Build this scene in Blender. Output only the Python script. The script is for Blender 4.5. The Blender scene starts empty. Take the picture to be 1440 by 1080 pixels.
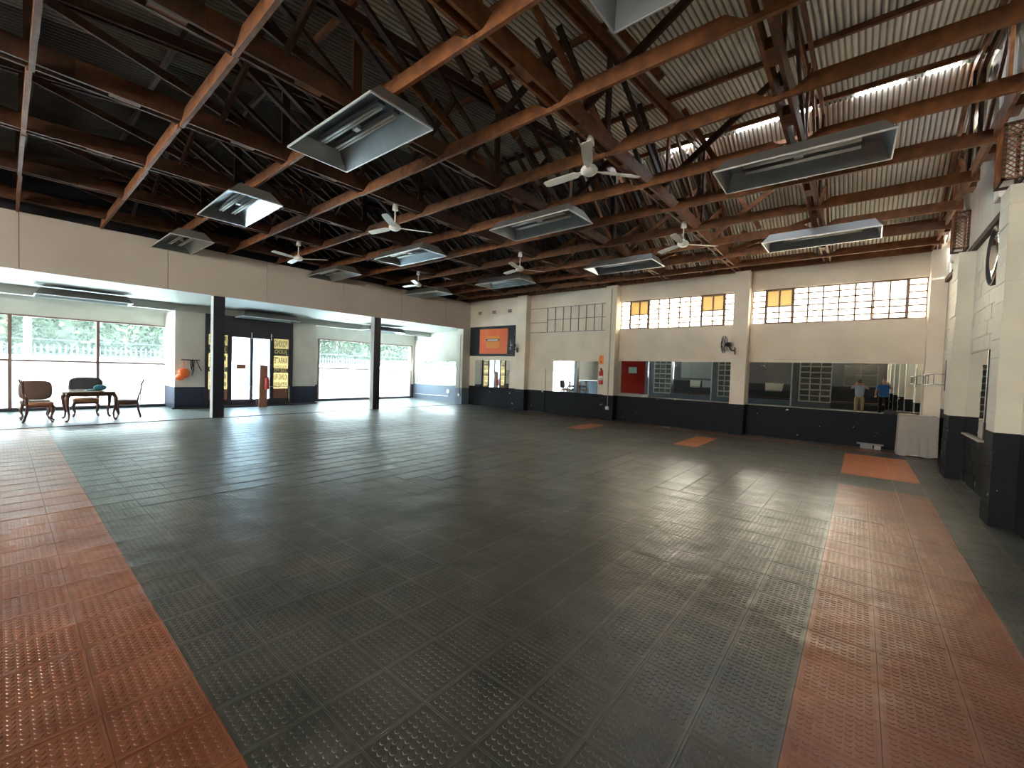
import bpy, bmesh, math, random
from mathutils import Vector, Matrix, noise
import numpy as np
random.seed(7)
S = bpy.context.scene
COL = S.collection
R = math.radians
# ------------------------------------------------------------------ camera
cam_d = bpy.data.cameras.new('camera'); cam = bpy.data.objects.new('camera', cam_d); COL.objects.link(cam)
yaw, pit, rol = R(39.548), R(-1.817), R(1.9245)
fw = Vector((-math.sin(yaw)*math.cos(pit), math.cos(yaw)*math.cos(pit), math.sin(pit)))
rt = Vector((math.cos(yaw), math.sin(yaw), 0)); up = rt.cross(fw)
r2 = rt*math.cos(rol)+up*math.sin(rol); u2 = up*math.cos(rol)-rt*math.sin(rol)
cam.matrix_world = Matrix(((r2.x,u2.x,-fw.x,0),(r2.y,u2.y,-fw.y,0),(r2.z,u2.z,-fw.z,1.6),(0,0,0,1)))
cam_d.sensor_width = 36; cam_d.lens = 592.27/1440*36; cam_d.clip_start = .05; cam_d.clip_end = 300
S.camera = cam
# ------------------------------------------------------------------ world, light, exposure
SKY = 9.0
w = bpy.data.worlds.new('overcast_sky'); S.world = w; w.use_nodes = True
nt = w.node_tree; nt.nodes.clear()
wo = nt.nodes.new('ShaderNodeOutputWorld'); bg = nt.nodes.new('ShaderNodeBackground')
tc = nt.nodes.new('ShaderNodeTexCoord'); sep = nt.nodes.new('ShaderNodeSeparateXYZ'); cr = nt.nodes.new('ShaderNodeValToRGB')
nt.links.new(tc.outputs['Generated'], sep.inputs[0]); nt.links.new(sep.outputs['Z'], cr.inputs[0])
cr.color_ramp.elements[0].position = 0.0; cr.color_ramp.elements[0].color = (1, .985, .96, 1)
cr.color_ramp.elements[1].position = .7; cr.color_ramp.elements[1].color = (.80, .90, 1, 1)
nt.links.new(cr.outputs[0], bg.inputs[0]); bg.inputs[1].default_value = SKY
nt.links.new(bg.outputs[0], wo.inputs[0])
def portal(loc, rot, sx, sy):
    l = bpy.data.lights.new('window_portal', 'AREA'); l.shape = 'RECTANGLE'; l.size = sx; l.size_y = sy
    l.cycles.is_portal = True
    o = bpy.data.objects.new('window_portal', l); o.location = loc; o.rotation_euler = rot; COL.objects.link(o)
portal((-18.6, 1.0, 1.4), (0, R(-90), 0), 2.7, 5.4)
portal((-18.6, 11.3, 1.4), (0, R(-90), 0), 2.7, 5.1)
portal((-17.3, 5.75, 1.4), (0, R(-90), 0), 2.3, 2.7)
portal((-4.7, 13.95, 3.6), (R(-90), 0, 0), 3.7, 1.0)
portal((-.65, 13.95, 3.6), (R(-90), 0, 0), 3.7, 1.0)
portal((-16.6, 14.3, 1.4), (R(-90), 0, 0), 3.1, 1.2)
S.view_settings.view_transform = 'Standard'; S.view_settings.look = 'None'
S.view_settings.exposure = 2.8; S.view_settings.gamma = 1.0; S.view_settings.use_curve_mapping = False
cy = S.cycles
cy.use_denoising = True; cy.max_bounces = 9; cy.diffuse_bounces = 5; cy.glossy_bounces = 5; cy.transmission_bounces = 6; cy.transparent_max_bounces = 12
cy.sample_clamp_indirect = 8; cy.caustics_reflective = False; cy.caustics_refractive = False

# ------------------------------------------------------------------ materials
def mat(name, col, rough=.6, metal=0, var=.0, scale=3.0, bump=0.0, bscale=20.0, spec=.5, col2=None, detail=4, objrand=0.0, stretch=None, trans=0):
    m = bpy.data.materials.new(name); m.use_nodes = True; n = m.node_tree.nodes; l = m.node_tree.links
    b = n['Principled BSDF']; b.inputs['Roughness'].default_value = rough; b.inputs['Metallic'].default_value = metal
    b.inputs['Specular IOR Level'].default_value = spec
    b.inputs['Base Color'].default_value = (*col, 1)
    src = None
    if var or col2 or bump:
        t = n.new('ShaderNodeTexCoord'); mp = n.new('ShaderNodeMapping'); l.new(t.outputs['Object'], mp.inputs[0])
        if stretch: mp.inputs['Scale'].default_value = stretch
        src = mp.outputs[0]
    if var or col2:
        nz = n.new('ShaderNodeTexNoise'); nz.inputs['Scale'].default_value = scale; nz.inputs['Detail'].default_value = detail
        l.new(src, nz.inputs['Vector'])
        r = n.new('ShaderNodeValToRGB'); r.color_ramp.elements[0].position = .3; r.color_ramp.elements[1].position = .7
        c2 = col2 or tuple(min(1, c*(1+var)) for c in col); c1 = col if col2 else tuple(c*(1-var) for c in col)
        r.color_ramp.elements[0].color = (*c1, 1); r.color_ramp.elements[1].color = (*c2, 1)
        l.new(nz.outputs['Fac'], r.inputs[0]); out = r.outputs[0]
        if objrand:
            oi = n.new('ShaderNodeObjectInfo'); hs = n.new('ShaderNodeHueSaturation'); mr = n.new('ShaderNodeMapRange')
            mr.inputs['To Min'].default_value = 1-objrand; mr.inputs['To Max'].default_value = 1+objrand
            l.new(oi.outputs['Random'], mr.inputs[0]); l.new(mr.outputs[0], hs.inputs['Value']); l.new(out, hs.inputs['Color']); out = hs.outputs[0]
        l.new(out, b.inputs['Base Color'])
    if bump:
        nb = n.new('ShaderNodeTexNoise'); nb.inputs['Scale'].default_value = bscale; nb.inputs['Detail'].default_value = 3
        l.new(src, nb.inputs['Vector']); bp = n.new('ShaderNodeBump'); bp.inputs['Strength'].default_value = bump; bp.inputs['Distance'].default_value = .01
        l.new(nb.outputs['Fac'], bp.inputs['Height']); l.new(bp.outputs[0], b.inputs['Normal'])
    return m
def paint_wall(name, th, white, dark, chips=.0, axis='Z', stain=.06):
    """two coats of paint: dark dado below height th, white above, with dirt and a few paint chips"""
    m = mat(name, white, .6, bump=.15, bscale=9, spec=.2); n = m.node_tree.nodes; l = m.node_tree.links; b = n['Principled BSDF']
    g = n.new('ShaderNodeNewGeometry'); sp = n.new('ShaderNodeSeparateXYZ'); l.new(g.outputs['Position'], sp.inputs[0])
    nz = n.new('ShaderNodeTexNoise'); nz.inputs['Scale'].default_value = 1.1; nz.inputs['Detail'].default_value = 6; l.new(g.outputs['Position'], nz.inputs['Vector'])
    r = n.new('ShaderNodeValToRGB'); r.color_ramp.elements[0].position = .35; r.color_ramp.elements[1].position = .6
    r.color_ramp.elements[0].color = (*[c*(1-stain*2) for c in white], 1); r.color_ramp.elements[1].color = (*white, 1); l.new(nz.outputs['Fac'], r.inputs[0])
    gt = n.new('ShaderNodeMath'); gt.operation = 'LESS_THAN'; gt.inputs[1].default_value = th; l.new(sp.outputs['Z'], gt.inputs[0])
    ch = n.new('ShaderNodeTexNoise'); ch.inputs['Scale'].default_value = 7; ch.inputs['Detail'].default_value = 3; l.new(g.outputs['Position'], ch.inputs['Vector'])
    c2 = n.new('ShaderNodeMath'); c2.operation = 'LESS_THAN'; c2.inputs[1].default_value = .73-chips; l.new(ch.outputs['Fac'], c2.inputs[0])
    mu = n.new('ShaderNodeMath'); mu.operation = 'MULTIPLY'; l.new(gt.outputs[0], mu.inputs[0]); l.new(c2.outputs[0], mu.inputs[1])
    mx = n.new('ShaderNodeMix'); mx.data_type = 'RGBA'; l.new(mu.outputs[0], mx.inputs['Factor']); l.new(r.outputs[0], mx.inputs['A']); mx.inputs['B'].default_value = (*dark, 1)
    l.new(mx.outputs['Result'], b.inputs['Base Color'])
    return m
M = {}
WHITE = (.83, .755, .645); DARK = (.012, .015, .025)
M['wallm'] = paint_wall('painted_plaster_mirror_wall', .86, WHITE, (.009,.011,.017))
M['wallw'] = paint_wall('painted_plaster_window_wall', .7, (.62,.60,.55), (.035,.042,.07))
M['wallc'] = paint_wall('painted_block_clock_wall', 1.08, (.76,.73,.64), (.012,.015,.019), chips=.03)
M['alcove'] = paint_wall('painted_plaster_alcove', .74, (.60,.59,.53), (.16,.19,.25))
M['fascia'] = mat('grey_fascia_board', (.60,.55,.50), .6, var=.04, scale=1)
M['soffit'] = mat('white_soffit', (.42,.42,.385), .6, var=.03)
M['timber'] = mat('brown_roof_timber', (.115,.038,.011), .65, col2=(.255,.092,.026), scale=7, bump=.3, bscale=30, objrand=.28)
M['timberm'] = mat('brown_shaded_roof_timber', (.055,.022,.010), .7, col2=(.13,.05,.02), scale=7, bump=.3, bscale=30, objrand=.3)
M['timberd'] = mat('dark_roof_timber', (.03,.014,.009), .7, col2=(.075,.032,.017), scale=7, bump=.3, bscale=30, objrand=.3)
M['sheet'] = mat('weathered_corrugated_iron', (.40,.385,.34), .55, metal=.25, col2=(.52,.50,.45), scale=2.5, objrand=.10)
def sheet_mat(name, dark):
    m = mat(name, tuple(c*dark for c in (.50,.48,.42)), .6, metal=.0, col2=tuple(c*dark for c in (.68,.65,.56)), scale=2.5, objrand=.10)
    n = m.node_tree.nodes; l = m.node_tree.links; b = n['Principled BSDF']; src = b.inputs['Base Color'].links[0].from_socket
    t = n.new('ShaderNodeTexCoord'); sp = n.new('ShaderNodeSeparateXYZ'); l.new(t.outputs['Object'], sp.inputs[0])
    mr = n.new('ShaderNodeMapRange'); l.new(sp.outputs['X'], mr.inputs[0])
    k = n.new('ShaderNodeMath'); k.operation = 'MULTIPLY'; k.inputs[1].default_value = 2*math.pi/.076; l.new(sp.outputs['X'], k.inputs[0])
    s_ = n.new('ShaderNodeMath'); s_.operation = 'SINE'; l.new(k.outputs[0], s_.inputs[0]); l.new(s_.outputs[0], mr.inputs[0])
    mr.inputs['From Min'].default_value = .05; mr.inputs['From Max'].default_value = .95; mr.inputs['To Min'].default_value = 1; mr.inputs['To Max'].default_value = .25  # dark stripe along each corrugation: rib shading painted into the colour
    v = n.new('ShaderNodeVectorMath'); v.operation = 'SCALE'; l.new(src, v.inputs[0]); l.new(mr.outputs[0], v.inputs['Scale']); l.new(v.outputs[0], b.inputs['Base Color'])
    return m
M['sheet'] = sheet_mat('weathered_corrugated_iron', 1.42); M['sheetm'] = sheet_mat('shade_toned_corrugated_iron', .45); M['sheetd'] = sheet_mat('deep_shade_toned_corrugated_iron', .12)  # sheetm and sheetd: shade of the dim left roof put into the colour
M['sheetg'] = mat('galvanised_reflector', (.36,.40,.43), .28, metal=.85, var=.08, scale=4, bump=.05, bscale=6)
M['refl_out'] = mat('grey_reflector_outside', (.26,.26,.26), .5, metal=.5, var=.05)
M['rim'] = mat('bright_metal_rim', (.75,.76,.77), .35, metal=.6)
M['tubew'] = mat('white_lamp_tube', (.93,.93,.90), .35)
M['fanw'] = mat('white_enamel', (.80,.79,.74), .3)
M['blackm'] = mat('black_metal', (.02,.02,.022), .4)
M['greym'] = mat('grey_metal', (.22,.22,.23), .4, metal=.6)
M['steel'] = mat('window_steel', (.20,.12,.10), .5)
M['dframe'] = mat('dark_brown_frame', (.030,.026,.036), .5, var=.1)
M['colm'] = mat('black_column_paint', (.012,.014,.028), .35)
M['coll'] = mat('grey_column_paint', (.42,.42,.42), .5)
M['blackwall'] = mat('black_paint', (.015,.018,.025), .6)
M['greywall'] = mat('grey_paint', (.09,.09,.095), .6, var=.05)
M['bluegrey'] = mat('bluegrey_paint', (.09,.11,.14), .6, var=.05)
M['redwall'] = mat('red_paint', (.16,.010,.006), .9, spec=.1)
M['grout'] = mat('white_grout', (.50,.49,.43), .8, var=.06, scale=9)
M['stone'] = mat('slate_stone', (.035,.036,.035), .6, col2=(.12,.113,.10), scale=8, bump=.5, bscale=14, objrand=.35)
M['orangeb'] = mat('orange_board', (.78,.115,.03), .5, col2=(.80,.17,.03), scale=2)
M['orange2'] = mat('orange_print', (.80,.25,.03), .5)
M['white'] = mat('white_plastic', (.8,.8,.78), .4)
M['cloth'] = mat('white_cloth', (.60,.58,.52), .8, var=.05, scale=2, bump=.1)
M['cream'] = mat('cream_cloth', (.42,.40,.37), .8, var=.04)
M['red'] = mat('red_enamel', (.55,.02,.02), .3)
M['tan'] = mat('tan_board', (.30,.13,.08), .6, var=.1)
M['plinth'] = mat('dark_plinth', (.03,.032,.04), .5)
M['floorg'] = mat('alcove_floor', (.15,.165,.16), .32, var=.08, scale=1.5, bump=.06, bscale=3)
M['pave'] = mat('pale_paving', (.72,.72,.70), .8, var=.04)
M['leaf'] = mat('tree_leaves', (.008,.020,.009), .6, col2=(.03,.052,.024), scale=1.2)
M['bark'] = mat('tree_bark', (.16,.11,.07), .9, var=.2)
M['pale'] = mat('palisade_steel', (.02,.03,.045), .5)
M['vinyl'] = mat('yellow_sign_film', (.72,.62,.30), .5)
M['vinyld'] = mat('dark_sign_film', (.10,.11,.08), .5)
M['wood'] = mat('mahogany', (.10,.035,.02), .3, var=.25, scale=12, spec=.6)
M['tabletop'] = mat('polished_table_top', (.24,.17,.12), .15, var=.1, scale=6, spec=.7)
M['seat'] = mat('orange_brown_upholstery', (.33,.14,.07), .8, var=.1)
M['brownup'] = mat('brown_upholstery', (.20,.13,.10), .85, var=.1)
M['darkup'] = mat('dark_grey_upholstery', (.045,.042,.05), .85, var=.1)
M['teal'] = mat('teal_fabric', (.02,.16,.22), .8)
M['skin'] = mat('skin', (.52,.27,.18), .5)
M['hair'] = mat('hair_brown', (.05,.03,.02), .7); M['hairg'] = mat('hair_grey', (.25,.23,.2), .7)
M['shirtl'] = mat('light_blue_shirt', (.38,.50,.66), .8, var=.05); M['shirtb'] = mat('blue_shirt', (.02,.13,.36), .8, var=.05)
M['khaki'] = mat('khaki_trousers', (.45,.34,.18), .85, var=.06); M['blackt'] = mat('black_trousers', (.012,.012,.015), .8)
M['shoe'] = mat('brown_shoe', (.07,.03,.02), .5)
M['mirror'] = mat('mirror_silver', (.86,.89,.87), .01, metal=1.0)
M['chrome'] = mat('chrome', (.6,.6,.6), .2, metal=1)
M['bag'] = mat('orange_plastic_bag', (.85,.17,.04), .35)
M['roller'] = mat('roller_shutter', (.30,.34,.32), .5, metal=.3)
def glass(name, alpha, col, rough=.05):
    m = bpy.data.materials.new(name); m.use_nodes = True; n = m.node_tree.nodes; l = m.node_tree.links; n.clear()
    o = n.new('ShaderNodeOutputMaterial'); tr = n.new('ShaderNodeBsdfTransparent'); gl = n.new('ShaderNodeBsdfGlossy'); gl.inputs['Roughness'].default_value = rough
    tl = n.new('ShaderNodeBsdfTranslucent'); tl.inputs[0].default_value = (*col, 1); tr.inputs[0].default_value = (*col, 1)
    m1 = n.new('ShaderNodeMixShader'); m1.inputs[0].default_value = alpha; l.new(tr.outputs[0], m1.inputs[1]); l.new(tl.outputs[0], m1.inputs[2])
    m2 = n.new('ShaderNodeMixShader'); m2.inputs[0].default_value = .06; l.new(m1.outputs[0], m2.inputs[1]); l.new(gl.outputs[0], m2.inputs[2]); l.new(m2.outputs[0], o.inputs[0])
    return m
M['glass'] = glass('hazy_window_glass', .010, (.88,.97,.95)); M['frost'] = glass('frosted_window_film', .9, (.46,.48,.49), .3)
M['glassc'] = glass('clerestory_glass', .35, (.60,.545,.455)); M['ochre'] = glass('ochre_glass', .85, (.17,.13,.068), .3); M['vinylt'] = glass('yellow_translucent_film', .97, (.36,.32,.20), .4); M['glassr'] = glass('added_rear_window_glass', .2, (.98,.93,.85)); M['rearp'] = glass('rear_room_glass', .7, (.018,.018,.014), .2)
M['doorg'] = glass('door_glass', .35, (.80,.93,1.0))
# rubber floor
def rubber(name, col, col2, studs, wear=1.0):
    col = tuple(c*wear for c in col); col2 = tuple(min(1,c*wear) for c in col2)
    m = bpy.data.materials.new(name); m.use_nodes = True; n = m.node_tree.nodes; l = m.node_tree.links; b = n['Principled BSDF']
    g = n.new('ShaderNodeNewGeometry'); pos = g.outputs['Position']
    nz = n.new('ShaderNodeTexNoise'); nz.inputs['Scale'].default_value = 1.3; nz.inputs['Detail'].default_value = 7; nz.inputs['Roughness'].default_value = .65; l.new(pos, nz.inputs['Vector'])
    r = n.new('ShaderNodeValToRGB'); r.color_ramp.elements[0].position = .35; r.color_ramp.elements[1].position = .68
    r.color_ramp.elements[0].color = (*col, 1); r.color_ramp.elements[1].color = (*col2, 1); l.new(nz.outputs['Fac'], r.inputs[0]); l.new(r.outputs[0], b.inputs['Base Color'])
    rr = n.new('ShaderNodeMapRange'); rr.inputs['To Min'].default_value = .24; rr.inputs['To Max'].default_value = .44
    n3 = n.new('ShaderNodeTexNoise'); n3.inputs['Scale'].default_value = .9; n3.inputs['Detail'].default_value = 5; l.new(pos, n3.inputs['Vector'])
    l.new(n3.outputs['Fac'], rr.inputs[0]); l.new(rr.outputs[0], b.inputs['Roughness']); b.inputs['Specular IOR Level'].default_value = .55
    # buckled rubber: broad ripples
    n2 = n.new('ShaderNodeTexNoise'); n2.inputs['Scale'].default_value = 3.0; n2.inputs['Detail'].default_value = 3.0; l.new(pos, n2.inputs['Vector'])
    bp = n.new('ShaderNodeBump'); bp.inputs['Strength'].default_value = .8; bp.inputs['Distance'].default_value = .026; l.new(n2.outputs['Fac'], bp.inputs['Height'])
    last = bp
    if studs:
        sp = n.new('ShaderNodeSeparateXYZ'); l.new(pos, sp.inputs[0])
        def ma(op, a, bb=None):
            k = n.new('ShaderNodeMath'); k.operation = op
            for i, v in enumerate((a, bb)):
                if v is None: continue
                if isinstance(v, (int, float)): k.inputs[i].default_value = v
                else: l.new(v, k.inputs[i])
            return k.outputs[0]
        T = .3367; q = []
        for ax, off in (('X', -.19), ('Y', .28)):
            u = ma('DIVIDE', ma('SUBTRACT', sp.outputs[ax], off-100*T), T); f = ma('FRACT', u)
            s = ma('FRACT', ma('MULTIPLY', ma('SUBTRACT', f, .04), 8/.92)); q.append(ma('SUBTRACT', s, .5))
        d = ma('SQRT', ma('ADD', ma('MULTIPLY', q[0], q[0]), ma('MULTIPLY', q[1], q[1])))
        mr = n.new('ShaderNodeMapRange'); l.new(d, mr.inputs[0]); mr.inputs['From Min'].default_value = .31; mr.inputs['From Max'].default_value = .377; mr.inputs['To Min'].default_value = 1; mr.inputs['To Max'].default_value = 0
        b2 = n.new('ShaderNodeBump'); b2.inputs['Strength'].default_value = 1; b2.inputs['Distance'].default_value = .0014; l.new(mr.outputs[0], b2.inputs['Height']); l.new(bp.outputs[0], b2.inputs['Normal']); last = b2
    l.new(last.outputs[0], b.inputs['Normal'])
    return m
GR, GR2 = (.062,.068,.064), (.140,.140,.126); OR, OR2 = (.24,.080,.042), (.44,.180,.098)
M['rg'] = rubber('grey_rubber', GR, GR2, False); M['ro'] = rubber('orange_rubber', OR, OR2, False)
M['rgw'] = rubber('grey_rubber_worn_rim', GR, GR2, False, 1.3); M['row'] = rubber('orange_rubber_worn_rim', OR, OR2, False, 1.12)
M['rgs'] = rubber('grey_rubber_studded', GR, GR2, True); M['rov'] = rubber('vivid_orange_rubber', (.62,.185,.065), (.78,.27,.11), True); M['ros'] = rubber('orange_rubber_studded', OR, OR2, True)

# ------------------------------------------------------------------ mesh builder
class MB:
    def __init__(s): s.v = []; s.f = []; s.sm = []; s.mi = []; s.m = 0
    def add(s, vs, fs, smooth=False):
        o = len(s.v); s.v += [tuple(v) for v in vs]
        for f in fs: s.f.append(tuple(i+o for i in f)); s.sm.append(smooth); s.mi.append(s.m)
        return s
    def box(s, x0, y0, z0, x1, y1, z1):
        x0, x1 = sorted((x0, x1)); y0, y1 = sorted((y0, y1)); z0, z1 = sorted((z0, z1))
        return s.add([(x0,y0,z0),(x1,y0,z0),(x1,y1,z0),(x0,y1,z0),(x0,y0,z1),(x1,y0,z1),(x1,y1,z1),(x0,y1,z1)],
                     [(0,3,2,1),(4,5,6,7),(0,1,5,4),(1,2,6,5),(2,3,7,6),(3,0,4,7)])
    def beam(s, p, q, wd, ht, upv=(0,0,1)):
        p, q = Vector(p), Vector(q); d = (q-p).normalized(); a = d.cross(Vector(upv))
        if a.length < 1e-4: a = d.cross(Vector((1,0,0)))
        a.normalize(); b = a.cross(d); a *= wd/2; b *= ht/2; vs = []
        for e in (p, q): vs += [e-a-b, e+a-b, e+a+b, e-a+b]
        return s.add(vs, [(0,1,2,3),(7,6,5,4),(0,4,5,1),(1,5,6,2),(2,6,7,3),(3,7,4,0)])
    def prism(s, pts, axis, a, b):
        n = len(pts); vs = []
        for t in (a, b):
            for (u, v) in pts: vs.append({'x':(t,u,v),'y':(u,t,v),'z':(u,v,t)}[axis])
        return s.add(vs, [tuple(range(n-1,-1,-1)), tuple(range(n,2*n))]+[(i,(i+1)%n,(i+1)%n+n,i+n) for i in range(n)])
    def tube(s, pts, rad, n=8, closed=False):
        pts = [Vector(p) for p in pts]; m = len(pts); rad = rad if isinstance(rad, (list, tuple)) else [rad]*m
        vs = []; prev = None
        for i, p in enumerate(pts):
            if closed: t = pts[(i+1)%m]-pts[i-1]
            else: t = pts[min(i+1,m-1)]-pts[max(i-1,0)]
            t.normalize()
            if prev is None: a = t.cross(Vector((0,0,1)) if abs(t.z) < .9 else Vector((1,0,0)))
            else: a = prev-t*prev.dot(t)
            a.normalize(); prev = a; b = t.cross(a)
            for k in range(n): c = 2*math.pi*k/n; vs.append(p+(a*math.cos(c)+b*math.sin(c))*rad[i])
        fs = []
        for i in range(m if closed else m-1):
            j = (i+1)%m
            for k in range(n): fs.append((i*n+k, i*n+(k+1)%n, j*n+(k+1)%n, j*n+k))
        s.add(vs, fs, True)
        if not closed: s.add([], [])
        if not closed:
            o = len(s.v)-m*n; s.f.append(tuple(o+k for k in range(n-1,-1,-1))); s.sm.append(False); s.mi.append(s.m)
            s.f.append(tuple(o+(m-1)*n+k for k in range(n))); s.sm.append(False); s.mi.append(s.m)
        return s
    def lathe(s, prof, n=20, c=(0,0,0), axis='z', smooth=True):
        vs = []
        for (r, h) in prof:
            for k in range(n):
                a = 2*math.pi*k/n; u, v = r*math.cos(a), r*math.sin(a)
                q = {'z':(u,v,h),'x':(h,u,v),'y':(u,h,v)}[axis]; vs.append((q[0]+c[0], q[1]+c[1], q[2]+c[2]))
        m = len(prof); fs = []
        for i in range(m-1):
            for k in range(n): fs.append((i*n+k, i*n+(k+1)%n, (i+1)*n+(k+1)%n, (i+1)*n+k))
        s.add(vs, fs, smooth); o = len(s.v)-m*n
        if prof[0][0] > 1e-4: s.f.append(tuple(o+k for k in range(n-1,-1,-1))); s.sm.append(False); s.mi.append(s.m)
        if prof[-1][0] > 1e-4: s.f.append(tuple(o+(m-1)*n+k for k in range(n))); s.sm.append(False); s.mi.append(s.m)
        return s
    def blob(s, c, r, seg=14, rings=9, sq=None):
        vs = []; fs = []; c = Vector(c)
        for i in range(rings+1):
            th = math.pi*i/rings
            for k in range(seg):
                ph = 2*math.pi*k/seg; x, y, z = math.sin(th)*math.cos(ph), math.sin(th)*math.sin(ph), math.cos(th)
                if sq: x, y, z = [math.copysign(abs(q)**sq, q) for q in (x, y, z)]
                vs.append((c.x+r[0]*x, c.y+r[1]*y, c.z+r[2]*z))
        for i in range(rings):
            for k in range(seg): fs.append((i*seg+k, (i+1)*seg+k, (i+1)*seg+(k+1)%seg, i*seg+(k+1)%seg))
        return s.add(vs, fs, True)
    def mesh(s, name, mats):
        me = bpy.data.meshes.new(name); me.from_pydata(s.v, [], s.f); me.update()
        if not isinstance(mats, (list, tuple)): mats = [mats]
        for m in mats: me.materials.append(M[m] if isinstance(m, str) else m)
        me.polygons.foreach_set('use_smooth', s.sm); me.polygons.foreach_set('material_index', s.mi)
        bm = bmesh.new(); bm.from_mesh(me); bmesh.ops.recalc_face_normals(bm, faces=bm.faces); bm.to_mesh(me); bm.free()
        return me
    def build(s, name, mats, parent=None):
        o = bpy.data.objects.new(name, s.mesh(name, mats)); COL.objects.link(o)
        if parent: o.parent = parent
        return o
def tag(o, label, cat, group=None):
    o['label'] = label; o['category'] = cat
    if group: o['group'] = group
    return o
def thing(name, label, cat, loc=(0,0,0), rz=0, group=None):
    o = bpy.data.objects.new(name, None); o.empty_display_size = .1; COL.objects.link(o); o.location = loc; o.rotation_euler = (0,0,rz)
    return tag(o, label, cat, group)
def struct(o): o['kind'] = 'structure'; return o
def sempty(name, loc=(0,0,0)):
    o = bpy.data.objects.new(name, None); COL.objects.link(o); o.location = loc; return struct(o)
def inst(name, me, loc, parent=None, rot=(0,0,0)):
    o = bpy.data.objects.new(name, me); COL.objects.link(o); o.location = loc; o.rotation_euler = rot
    if parent: o.parent = parent
    return o
def copy_tree(o, parent=None):
    c = o.copy(); COL.objects.link(c); c.parent = parent
    for ch in list(o.children): copy_tree(ch, c)
    return c
def B(*a): return MB().box(*a)

# ------------------------------------------------------------------ key dimensions
XW, XR, YM, YB = -13.8, 1.4, 13.6, -7.6     # fascia plane, clock wall, mirror wall, rear wall
T = .3367; TX0, TY0 = -.19, .28
RIDGE_Y, RIDGE_Z = 9.6, 6.67
def zr(y): return RIDGE_Z-.11*(RIDGE_Y-y) if y < RIDGE_Y else RIDGE_Z-.466*(y-RIDGE_Y)

# ------------------------------------------------------------------ floor and tiles
floor = struct(B(XW-.05, YB, -.14, XR, YM, -.012).build('floor', 'plinth'))
def tile_orange(cx, cy):
    if -.19 < cx < .82 and -.4 < cy < 8.36: return True
    if -.19 < cx < .82 and 9.37 < cy < 12.07: return 2
    if cx < -.19 and -.4 < cy < .617: return True
    if cx > -10.2 and 12.74 < cy < 13.07: return True
    return False
def tile_mesh(name, m, hs=.0026):
    b = MB(); e = T/2-.0012; n = 8; t = -hs; zt = 0
    # base plate with a raised flat rim on two sides
    b.box(-e, -e, -.012, e, e, t)
    b.m = 1
    b.box(-e, -e, t, -e+.011, e, zt); b.box(e-.011, -e, t, e, e, zt); b.m = 0; b.box(-e+.011, -e, t, e-.011, -e+.008, zt-.0006); b.box(-e+.011, e-.008, t, e-.011, e, zt-.0006)
    b.m = 0
    for i in range(n):
        for j in range(n):
            x = -T/2+T*.04+(i+.5)*T*.92/n; y = -T/2+T*.04+(j+.5)*T*.92/n
            x *= .94; y *= .96
            k = 10; vs = [(x+.0146*math.cos(2*math.pi*a/k), y+.0146*math.sin(2*math.pi*a/k), t) for a in range(k)]+[(x+.0120*math.cos(2*math.pi*a/k), y+.0120*math.sin(2*math.pi*a/k), zt) for a in range(k)]
            b.add(vs, [tuple(range(k, 2*k))]+[(a, (a+1)%k, (a+1)%k+k, a+k) for a in range(k)])
    return b.mesh(name, m)
near = [[tile_mesh('floor_tile', ['rg','rgw'], h) for h in (.0026, .0019, .0013)], [tile_mesh('floor_tile', ['ro','row'], h) for h in (.0026, .0019, .0013)]]   # worn flatter away from the corner
cands = []
i0, i1 = int((XW-TX0)/T)-1, int((XR-TX0)/T)+1; j0, j1 = int((YB-TY0)/T)-1, int((YM-TY0)/T)+1
inv = cam.matrix_world.inverted()
for i in range(i0, i1+1):
    for j in range(j0, j1+1):
        x0, x1 = max(TX0+i*T, XW), min(TX0+(i+1)*T, XR); y0, y1 = max(TY0+j*T, YB), min(TY0+(j+1)*T, YM)
        if x1-x0 < .02 or y1-y0 < .02: continue
        full = x1-x0 > T-.001 and y1-y0 > T-.001
        c = inv @ Vector(((x0+x1)/2, (y0+y1)/2, 0)); vis = -c.z > .1 and abs(c.x/-c.z) < 1.45 and -1.12 < c.y/-c.z < 1
        cands.append((c.length if (vis and full) else 1e3, x0, y0, x1, y1))
cands.sort(key=lambda q: q[0])
far = [MB(), MB(), MB()]
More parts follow.
